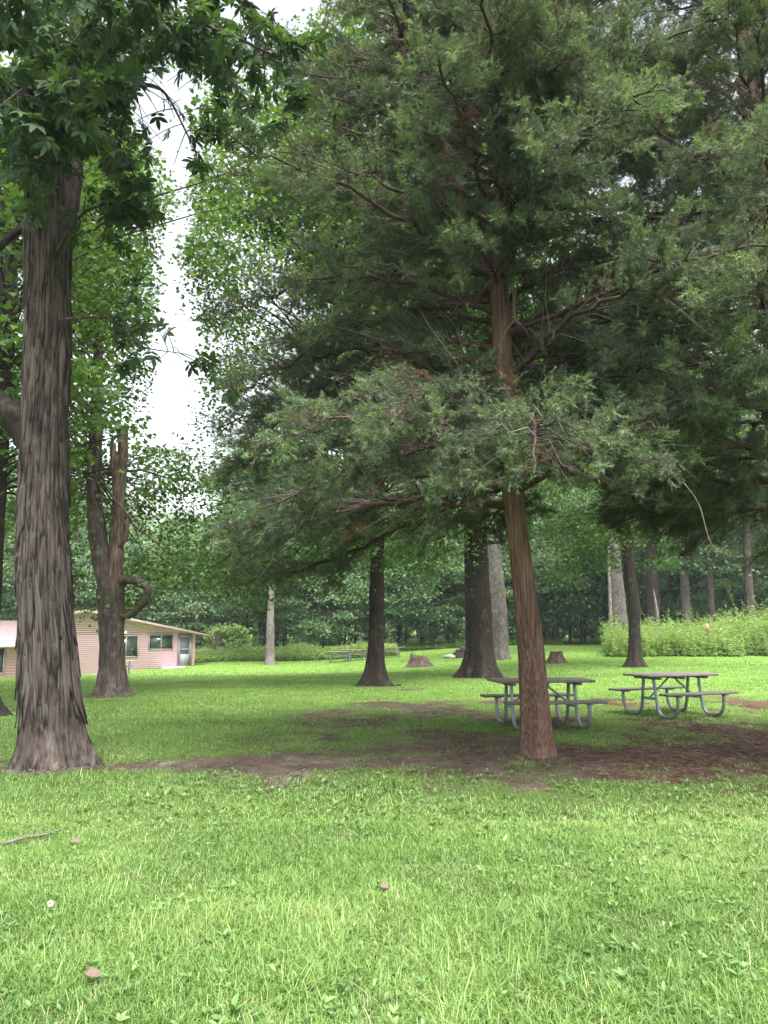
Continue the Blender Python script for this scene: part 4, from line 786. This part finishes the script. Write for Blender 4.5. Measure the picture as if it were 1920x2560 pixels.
for n, y0, y1, h0, w0, bd in ((430000, 2.3, 6.6, .052, .0040, 1.15), (360000, 5.0, 14, .045, .0052, 1.1), (210000, 12, 34, .045, .012, .95), (90000, 30, 70, .05, .026, .9)):
    x, y = scatter(rng, n, y0, y1); dr = dirt(x, y); k = rng.random(len(x)) > dr * 1.02; x, y, dr = x[k], y[k], dr[k]
    house = (x < -12) & (y > 46 + .55 * (x + 26)) & (y > 40); x, y, dr = x[~house], y[~house], dr[~house]
    pa = fbm(x * .9, y * .9, 5.0, 3); pb = fbm(x * 3.1, y * 3.1, 8.0, 2); nn = len(x)
    h = h0 * rng.uniform(.5, 1.35, nn) * (.55 + .9 * pb) * (1 - .6 * dr); tall = (rng.random(nn) < .03 + .12 * (pb > .6) * (y < 4.6)); h[tall] *= rng.uniform(1.5, 2.4, int(tall.sum()))
    ti = np.clip(.05 + .85 * pa + .35 * (pb - .5) + rng.normal(0, .19, nn), 0, .93); st_ = rng.random(nn) < .085 * (.4 + 1.4 * (pb < .42)); ti[st_] = rng.uniform(.93, 1, int(st_.sum()))
    V, (a, b), t_ = blades(rng, np.stack([x, y, gz(x, y) - .004], -1), h, w0 * rng.uniform(.6, 1.5, nn), bd * rng.uniform(.25, 1.5, nn), ti)
    VS.append(V); FQ.append(a + nv); FT.append(b + nv); nv += len(V); TQ.append(np.repeat(ti, 2)); TT.append(ti)
o = mk('grass', np.vstack(VS), [np.vstack(FQ), np.vstack(FT)], M['grass'], None, np.concatenate(TQ + TT)); tag(o, 'bright green lawn grass with fine blades', 'grass', None, 'stuff')
# broad leaved lawn weeds
def rosettes(rng, x, y, leaf, up, tint, per=6):
    n = len(x); si = np.repeat(np.arange(n), per); N = len(si); ph = rng.uniform(0, 2 * PI, N); e = up[si] * rng.uniform(.5, 1.3, N); ax = np.stack([np.cos(ph) * np.cos(e), np.sin(ph) * np.cos(e), np.sin(e)], -1)
    pos = np.stack([x[si], y[si], gz(x[si], y[si]) + .01 + rng.uniform(0, .02, N)], -1); T = LF_V.copy(); T[:, 0] *= 1.0
    V, Fl = inst(T, [LF_Q, LF_T], pos, *frame_from(ax, UPZ + rng.normal(0, .2, (N, 3))), (leaf[si] * rng.uniform(.6, 1.2, N))); tn = np.clip(tint[si] + rng.normal(0, .1, N), 0, 1); return V, Fl, np.r_[np.repeat(tn, len(LF_Q)), np.repeat(tn, len(LF_T))]
rng = np.random.default_rng(111); x, y = scatter(rng, 4200, 2.5, 9.0); k = (dirt(x, y) < .75) & (fbm(x * .7, y * .7, 21.0, 2) > .47 - .03 * x); x, y = x[k], y[k]
V, Fl, tn = rosettes(rng, x, y, rng.uniform(.025, .06, len(x)), rng.uniform(.25, 1.15, len(x)), rng.uniform(.2, .9, len(x)))
o = mk('broadleaf_weeds', V, Fl, M['broadleaf'], None, tn); tag(o, 'broad leaved lawn weeds scattered through the near grass', 'weeds', None, 'stuff')
x, y = scatter(rng, 30000, 3, 22); k = (dirt(x, y) < .8) & (fbm(x * .55, y * .55, 31.0, 3) > .50); x, y = x[k], y[k]
V, Fl, tn = rosettes(rng, x, y, rng.uniform(.022, .04, len(x)), rng.uniform(.1, .7, len(x)), rng.uniform(.1, .7, len(x)), 3)
o = mk('clover', V + np.array([0, 0, .03]), Fl, M['broadleaf'], None, tn); tag(o, 'low clover growing in patches through the lawn', 'clover', None, 'stuff')
# needle litter
rng = np.random.default_rng(121); n = 60000; x = rng.uniform(-5, 9, n); y = rng.uniform(7.2, 14, n); k = (dirt(x, y) > rng.uniform(.25, 1.0, n)) & (rng.random(n) < .25 + .75 * smooth((x - .5) / 3.5)); x, y = x[k], y[k]; n = len(x); ph = rng.uniform(0, PI, n)
ax = np.stack([np.cos(ph), np.sin(ph), rng.normal(0, .12, n)], -1); T = np.array([(-.06, 0, 0), (.06, 0, 0), (.045, 1, 0), (-.045, 1, 0)]); V, Fl = inst(T, np.array([[0, 1, 2, 3]]), np.stack([x, y, gz(x, y) + rng.uniform(.006, .022, n)], -1), *frame_from(ax, UPZ + rng.normal(0, .3, (n, 3))), rng.uniform(.03, .12, n))
o = mk('needle_litter', V, Fl, M['litter'], None, np.clip(rng.beta(2, 3, n), 0, 1)); tag(o, 'brown needle litter and bits of twig on the bare earth', 'litter', None, 'stuff')

# ------------------------------------------------------------------ picnic tables
def make_table():
    r = empty('picnic_table', (0, 0, 0)); L = 1.68
    b = MB()
    for q in range(5): b.box((0, -.30 + q * .15, .745 + (q % 2) * .002), (L + (q % 3) * .012, .143, .04), bev=.006)
    for x in (-.58, 0, .58): b.box((x, 0, .70), (.075, .66, .045), bev=.004)
    b.build('tabletop', M['table_wood'], r)
    for s in (-1, 1):
        b = MB(); b.box((0, s * .68 - .07, .445), (L, .135, .04), bev=.006); b.box((0, s * .68 + .07, .443), (L - .01, .135, .04), bev=.006); b.build('seat', M['seat_wood'], r)
    for x in (-.56, .56):
        b = MB()
        for s in (-1, 1):
            P_ = cr([(x, s * .13, .69), (x, s * .165, .45), (x, s * .20, .22), (x, s * .245, .10), (x, s * .33, .035), (x, s * .47, .028), (x, s * .60, .055), (x, s * .685, .15), (x, s * .715, .28), (x, s * .715, .41)], 44)
            b.tube(P_, .030, 12); b.box((x, s * .68, .413), (.07, .24, .022), bev=.004)
        b.bar((x, -.185, .33), (x, .185, .33), .045, .045, .005); b.box((x, 0, .695), (.06, .40, .03), bev=.004); b.build('leg_frame', M['galvanised'], r, True)
    for s in (-1, 1):
        b = MB(); b.tube(cr([(s * .555, 0, .34), (s * .31, 0, .515), (s * .07, 0, .69)], 8), .018, 10); b.build('brace', M['galvanised'], r, True)
    return r
GT = 'picnic tables on the lawn'
tb = make_table()
def tab(o, x, y, rz, label): o.location = (x, y, float(gz(x, y)) - .005); o.rotation_euler = (0, 0, rz); o.scale = (.96, .96, .98); tag(o, label, 'picnic table', GT); return o
cL = D(1167, 1475, 12.95); cR_ = D(1449, 1452, 14.5)
tab(tb, cL[0], cL[1], math.radians(9), 'grey wooden picnic table partly hidden behind the cedar trunk')
tab(copy_tree(tb), cR_[0], cR_[1], math.radians(24), 'grey wooden picnic table on bent steel legs, open in view right of the cedar')
for xd, d, rz, lb in ((731, 55, .12, 'small far picnic table, leftmost beside the dark trunk on the far lawn'), (769, 57, .3, 'small far picnic table touching the left side of the dark straight trunk'), (845, 58, -.1, 'small far picnic table just right of the dark straight trunk'), (258, 44, .35, 'picnic table below the house, mostly hidden behind the forked tree')):
    p = D(xd, 1425, d); tab(copy_tree(tb), p[0], p[1], rz, lb)

# ------------------------------------------------------------------ stumps, fire ring, small things
def stump(name, label, p, r, h, seed, jag, cant=0.0, bark='dead_wood', flare=.75):
    rng = np.random.default_rng(seed); ro = empty(name, p); tag(ro, label, 'tree stump', 'tree stumps'); b = MB(); k = 70
    trunk([np.array([0, 0, -.1]), np.array([0, 0, h * .3]), np.array([0, 0, h * .7]), np.array([0, 0, h])], [r * 1.05, r * .95, r * .85, r * .8], k, 40, 'shag', seed, flare, .22, 6, 1.0, 1.6, b)
    V = b.V[0].reshape(40, k, 3); t = np.linspace(0, 1, 40)[:, None]; a = np.arange(k) / k * 2 * PI
    prof = jag * (vn(np.cos(a) * 2.2 + seed, np.sin(a) * 2.2, 1.0) - .45) * 1.8 + cant * np.cos(a + 2.6); V[..., 2] += t ** 2 * prof[None] * h
    b.V[0] = V.reshape(-1, 3); jag_top(b, k, rng, .05 + .12 * jag); b.build('trunk', M[bark], ro, True); return ro
p = G(908, 1441); stump('tree_stump', 'jagged rotten stump with torn roots on the bright lawn between the dark trunks', p, .56, .44, 511, .42, .12, flare=.45)
p = G(1202, 1433); stump('tree_stump', 'neat flat topped stump on the lawn right of the cedar trunk', p, .30, .50, 512, .06)
p = G(1000, 1420); b = MB(); ro = empty('fire_ring', p); tag(ro, 'low dark fire ring half hidden behind the thick dark trunk', 'fire ring')
n = 40; a = np.arange(n) / n * 2 * PI; V = np.vstack([np.stack([np.cos(a) * r_, np.sin(a) * r_, np.full(n, z_)], -1) for r_, z_ in ((.62, -.05), (.62, .32), (.57, .32), (.57, -.05))]); b.add(V, [ringfaces(4, n)]); b.build('ring_wall', M['rust'], ro, True)
b = MB(); [b.tube([(-.5, yy, .335), (.5, yy, .335)], .012, 6) for yy in np.linspace(-.3, .3, 7)]; b.build('grate', M['rust'], ro)
rng = np.random.default_rng(5)
def boulder(name, label, p, r, seed, mat, grp):
    rng = np.random.default_rng(seed); u = np.linspace(0, PI, 12)[:, None]; a = np.arange(20)[None] / 20 * 2 * PI; rr = r * (.75 + .5 * vn(np.sin(u) * np.cos(a) * 1.6 + seed, np.sin(u) * np.sin(a) * 1.6, np.cos(u) * 1.6))
    V = np.stack([rr * np.sin(u) * np.cos(a) * 1.3, rr * np.sin(u) * np.sin(a), rr * np.cos(u) * .7 + r * .4], -1); b = MB(); b.add(V, [ringfaces(12, 20)[:, ::-1]]); o = b.build(name, M[mat], None, True); o.location = tuple(p); tag(o, label, 'rock', grp)
for q, (dx, dy, r_) in enumerate(((-.85, -.2, .22), (-1.05, .1, .16), (-.75, -.5, .17))): boulder('rock', 'pale rock lying left of the fire ring', p + np.array([dx, dy, -.02]), r_, 20 + q, 'stone', 'rocks by the fire ring')
for q, (xx, rz) in enumerate(((-.12, .4), (.12, -.3), (0, 1.2))):
    b = MB(); b.tube([(-.35, 0, 0), (-.1, .01, .0), (.1, -.01, .01), (.38, 0, 0)], [.075, .085, .08, .07], 12); o = b.build('firewood_log', M['dead_wood'], None, True); o.location = (p[0] + xx, p[1] + .05 * q, p[2] + .42 + .05 * q + .04 * (q == 2)); o.rotation_euler = (0, .05, rz); tag(o, 'split log piled on top of the fire ring', 'log', 'logs on the fire ring')
# marker on a stake in the weeds
p = D(1530, 1395, 42.6); p[2] = float(gz(p[0], p[1])); ro = empty('trail_marker', p); tag(ro, 'small orange pink marker on a thin stake in the tall weeds', 'marker')
b = MB(); b.tube([(0, 0, -.1), (.015, 0, 1.45)], .02, 8); b.build('post', M['rust'], ro); b = MB(); a = np.arange(16) / 16 * 2 * PI
ov = np.stack([.10 * np.cos(a) + .01, np.zeros(16), 1.55 + .22 * np.sin(a)], -1); V = np.vstack([ov + [0, -.03, 0], ov + [0, .03, 0]]); b.add(V, [ringfaces(2, 16), np.array([list(range(16))[::-1]]), np.array([list(range(16, 32))])]); b.build('panel', M['orange'], ro)
# stick, puff ball and dead leaves in the near grass
p = G(66, 1824); b = MB(); b.tube(cr([(-.20, -.06, .035), (-.05, 0, .05), (.08, .03, .045), (.21, .07, .06)], 16), np.linspace(.013, .008, 16), 8); o = b.build('fallen_stick', M['dead_twig'], None, True); o.location = tuple(p); o.rotation_euler = (0, 0, .5); tag(o, 'pale fallen stick lying in the grass at the left', 'stick')
p = G(105, 1990); ro = empty('dandelion_clock', p); tag(ro, 'white dandelion clock in the near grass at the left', 'flower'); b = MB(); b.tube([(0, 0, 0), (.005, 0, .085)], .002, 5); b.build('stem', M['broadleaf'], ro)
u = nrm(np.random.default_rng(3).normal(size=(260, 3))); V, Fl = inst(np.array([(-.06, 0, 0), (.06, 0, 0), (.30, 1, 0), (-.30, 1, 0)]), np.array([[0, 1, 2, 3]]), np.tile(np.array([[.005, 0, .09]]), (260, 1)), *frame_from(u, np.roll(u, 1, 1)), np.full(260, .017)); mk('seed_head', V, Fl, M['white_fluff'], ro)
rng = np.random.default_rng(8)
for xd, yd, lb in ((182, 2140, 'curled brown dead leaf in the near grass at the lower left'), (150, 1838, 'small brown dead leaf in the grass right of the fallen stick'), (820, 1940, 'small tan dead leaf in the grass near the middle')):
    p = G(xd, yd); T = LF_V * np.array([1.5, 1, 3.0]); V, Fl = inst(T, [LF_Q, LF_T], np.array([[0, 0, .055], [.01, .02, .06]]), *frame_from(np.array([[1, .3, .1], [-.3, 1, .25]]), np.array([[.1, -.5, 1.0], [.4, 0, 1]])), np.array([.075, .06])); o = mk('dead_leaf', V, Fl, M['litter'], None, np.full(len(V) * 0 + 16, .7)); o.location = tuple(p); tag(o, lb, 'leaf', 'dead leaves in the grass')

# ------------------------------------------------------------------ house
HO = (-19.26, 50.4, -1.0); house = empty('house', HO, math.atan2(.5, .87)); tag(house, 'low pink clapboard house with a shallow gable roof behind the forked tree', 'house')
def rz_(x): return 3.55 - .205 * abs(x)
def boards(b, x0, x1, z0, top, y=0.0, step=.125):
    z = z0
    while z < top(0 if x0 < 0 < x1 else (x0 if abs(x0) < abs(x1) else x1)):
        z2 = z + step
        def lim(zz):
            a, c = x0, x1
            while top(a) < zz and a < c: a += .02
            while top(c) < zz and c > a: c -= .02
            return a, c
        a, c = lim(z); a2, c2 = lim(z2)
        if c - a > .05: b.add([(a, y - .011, z), (c, y - .011, z), (c2, y, z2), (a2, y, z2), (a, y, z), (c, y, z)], np.array([[0, 1, 2, 3], [4, 5, 1, 0]]))
        z = z2
b = MB(); boards(b, -7.2, 7.2, -1.2, lambda x: rz_(x) - .02); b.build('wall', M['siding'], house)
b = MB(); b.box((0, 4.6, .4), (14.36, 9.1, 3.2)); 
b.add([(-7.18, .06, 2.0), (7.18, .06, 2.0), (0, .06, 3.5), (-7.18, 9, 2.0), (7.18, 9, 2.0), (0, 9, 3.5)], np.array([[0, 1, 2], [4, 3, 5]])); b.build('side_wall', M['siding'], house)
b = MB()
for s in (-1, 1):
    V = []
    for x, dz in ((0, 0), (8.0, 0)):
        for yy in (-.55, 9.6): V += [(s * x, yy, rz_(x) + .03), (s * x, yy, rz_(x) + .14)]
    b.add(V, np.array([[0, 1, 3, 2], [4, 6, 7, 5], [0, 4, 5, 1], [2, 3, 7, 6], [1, 5, 7, 3], [0, 2, 6, 4]]))
b.build('roof', M['roof_shingle'], house)
b = MB()
for s in (-1, 1):
    b.bar((s * .0, -.575, rz_(0) + .03), (s * 8.02, -.575, rz_(8.02) + .03), .045, .19, up=(0, 0, 1))
b.build('fascia', M['trim'], house)
def window(x0, x1, z0, z1, sashes=2, y=-.03):
    f = MB(); w_ = .06
    for a in (x0, x1): f.box((a, y - .02, (z0 + z1) / 2), (w_, .09, z1 - z0 + w_))
    for z in (z0, z1): f.box(((x0 + x1) / 2, y - .022, z), (x1 - x0 - w_, .085, w_))
    for q in range(1, sashes): f.box((x0 + (x1 - x0) * q / sashes, y - .021, (z0 + z1) / 2), (w_ * .9, .08, z1 - z0 - w_))
    fr = f.build('window', M['window_frame'], house); p_ = MB(); p_.box(((x0 + x1) / 2, y - .005, (z0 + z1) / 2), (x1 - x0 - .02, .03, z1 - z0 - .02)); p_.build('pane', M['glass'], fr)
window(1.82, 3.33, .62, 1.98); window(4.06, 5.64, 1.08, 2.03)
b = MB(); x0, x1, z0, z1 = 6.02, 6.92, -.02, 2.0
for a in (x0, x1): b.box((a, -.05, (z0 + z1) / 2), (.09, .11, z1 - z0))
b.box(((x0 + x1) / 2, -.052, z1), (x1 - x0 + .09, .105, .09)); b.build('door_frame', M['trim'], house)
b = MB()
for a in (x0 + .1, x1 - .1): b.box((a, -.05, (z0 + z1) / 2), (.11, .05, z1 - z0 - .05))
for z, h_ in ((z0 + .40, .72), (1.06, .09), (1.38, .035), (z1 - .09, .10)): b.box(((x0 + x1) / 2, -.051, z), (x1 - x0 - .22, .048, h_))
dr_ = b.build('door', M['door_paint'], house); b = MB(); b.box(((x0 + x1) / 2, -.04, 1.3), (x1 - x0 - .16, .02, 1.3)); b.build('screen', M['screen'], dr_); b = MB(); b.tube([(x1 - .09, -.075, .98), (x1 - .09, -.12, .98), (x1 - .09, -.12, 1.10), (x1 - .09, -.075, 1.10)], .010, 6); b.build('handle', M['rust'], dr_)
b = MB(); b.tube(cr([(2.50, -.03, 2.24), (2.50, -.07, 2.24), (2.50, -.10, 2.22), (2.5, -.10, 2.10)], 8), [.08, .08, .07, .06, .085, .10, .10, .06], 14); b.build('wall_lamp', M['white_trim'], house, True)
b = MB(); b.box((6.3, -.75, -.14), (2.9, 1.4, .10), bev=.01); b.box((6.3, -1.47, -.14), (2.92, .04, .14)); 
for xx in (5.1, 6.4, 7.5): b.box((xx, -.8, -.5), (.12, 1.2, .62))
b.build('porch_deck', M['white_trim'], house); b = MB(); b.box((8.15, -.8, -.36), (.5, .9, .30), bev=.02); b.box((8.62, -.7, -.42), (.35, .5, .22), bev=.02); b.build('porch_step', M['stone'], house)
# lower wing at the left
b = MB(); boards(b, -15, -4.2, -1.2, lambda x: 1.72, -4.4, .16); b.build('wing_wall', M['siding_brown'], house); b = MB(); b.box((-9.6, -2.2, .25), (10.7, 4.3, 2.9)); b.build('wing_side_wall', M['siding_brown'], house)
b = MB(); V = [(-15.6, -5.1, 1.62), (-3.6, -5.1, 1.62), (-3.6, -.2, 2.95), (-7.4, -.2, 2.95)]; b.add(V + [(x, y, z - .08) for x, y, z in V], np.array([[0, 1, 2, 3], [7, 6, 5, 4], [0, 4, 5, 1], [1, 5, 6, 2], [2, 6, 7, 3], [3, 7, 4, 0]])); b.build('wing_roof', M['roof_metal'], house)
b = MB(); b.box((-9.6, -5.13, 1.53), (12.05, .05, .16)); b.build('wing_fascia', M['white_trim'], house)
window(-6.6, -6.05, .02, 1.4, 1, -4.43); window(-5.55, -4.95, .02, 1.4, 1, -4.43); window(-7.6, -7.05, .02, 1.4, 1, -4.43)
b = MB(); q = D(-20, 1466, 43.5); b.box((q[0] - .5, q[1] - .6, float(gz(q[0], q[1])) + .03), (5.5, 3.2, .14), [[.87, .5, 0], [-.5, .87, 0], [0, 0, 1]], .01); o = b.build('patio', M['concrete']); tag(o, 'pale concrete patio before the low wing of the house', None, None, 'structure')

# ------------------------------------------------------------------ haze
HAZE = 0.0006
if HAZE > 0:
    b = MB(); b.box((0, 30, 14), (420, 260, 36)); m, nt, bs = newmat('haze'); nt.nodes.remove(bs); pv = nt.nodes.new('ShaderNodeVolumePrincipled'); pv.inputs['Color'].default_value = (.86, .93, 1, 1); pv.inputs['Density'].default_value = HAZE; pv.inputs['Anisotropy'].default_value = .2
    nt.links.new(pv.outputs[0], nt.nodes['Material Output'].inputs['Volume']); o = b.build('haze', m); tag(o, 'thin pale air between the near trees and the woods', None, None, 'stuff')
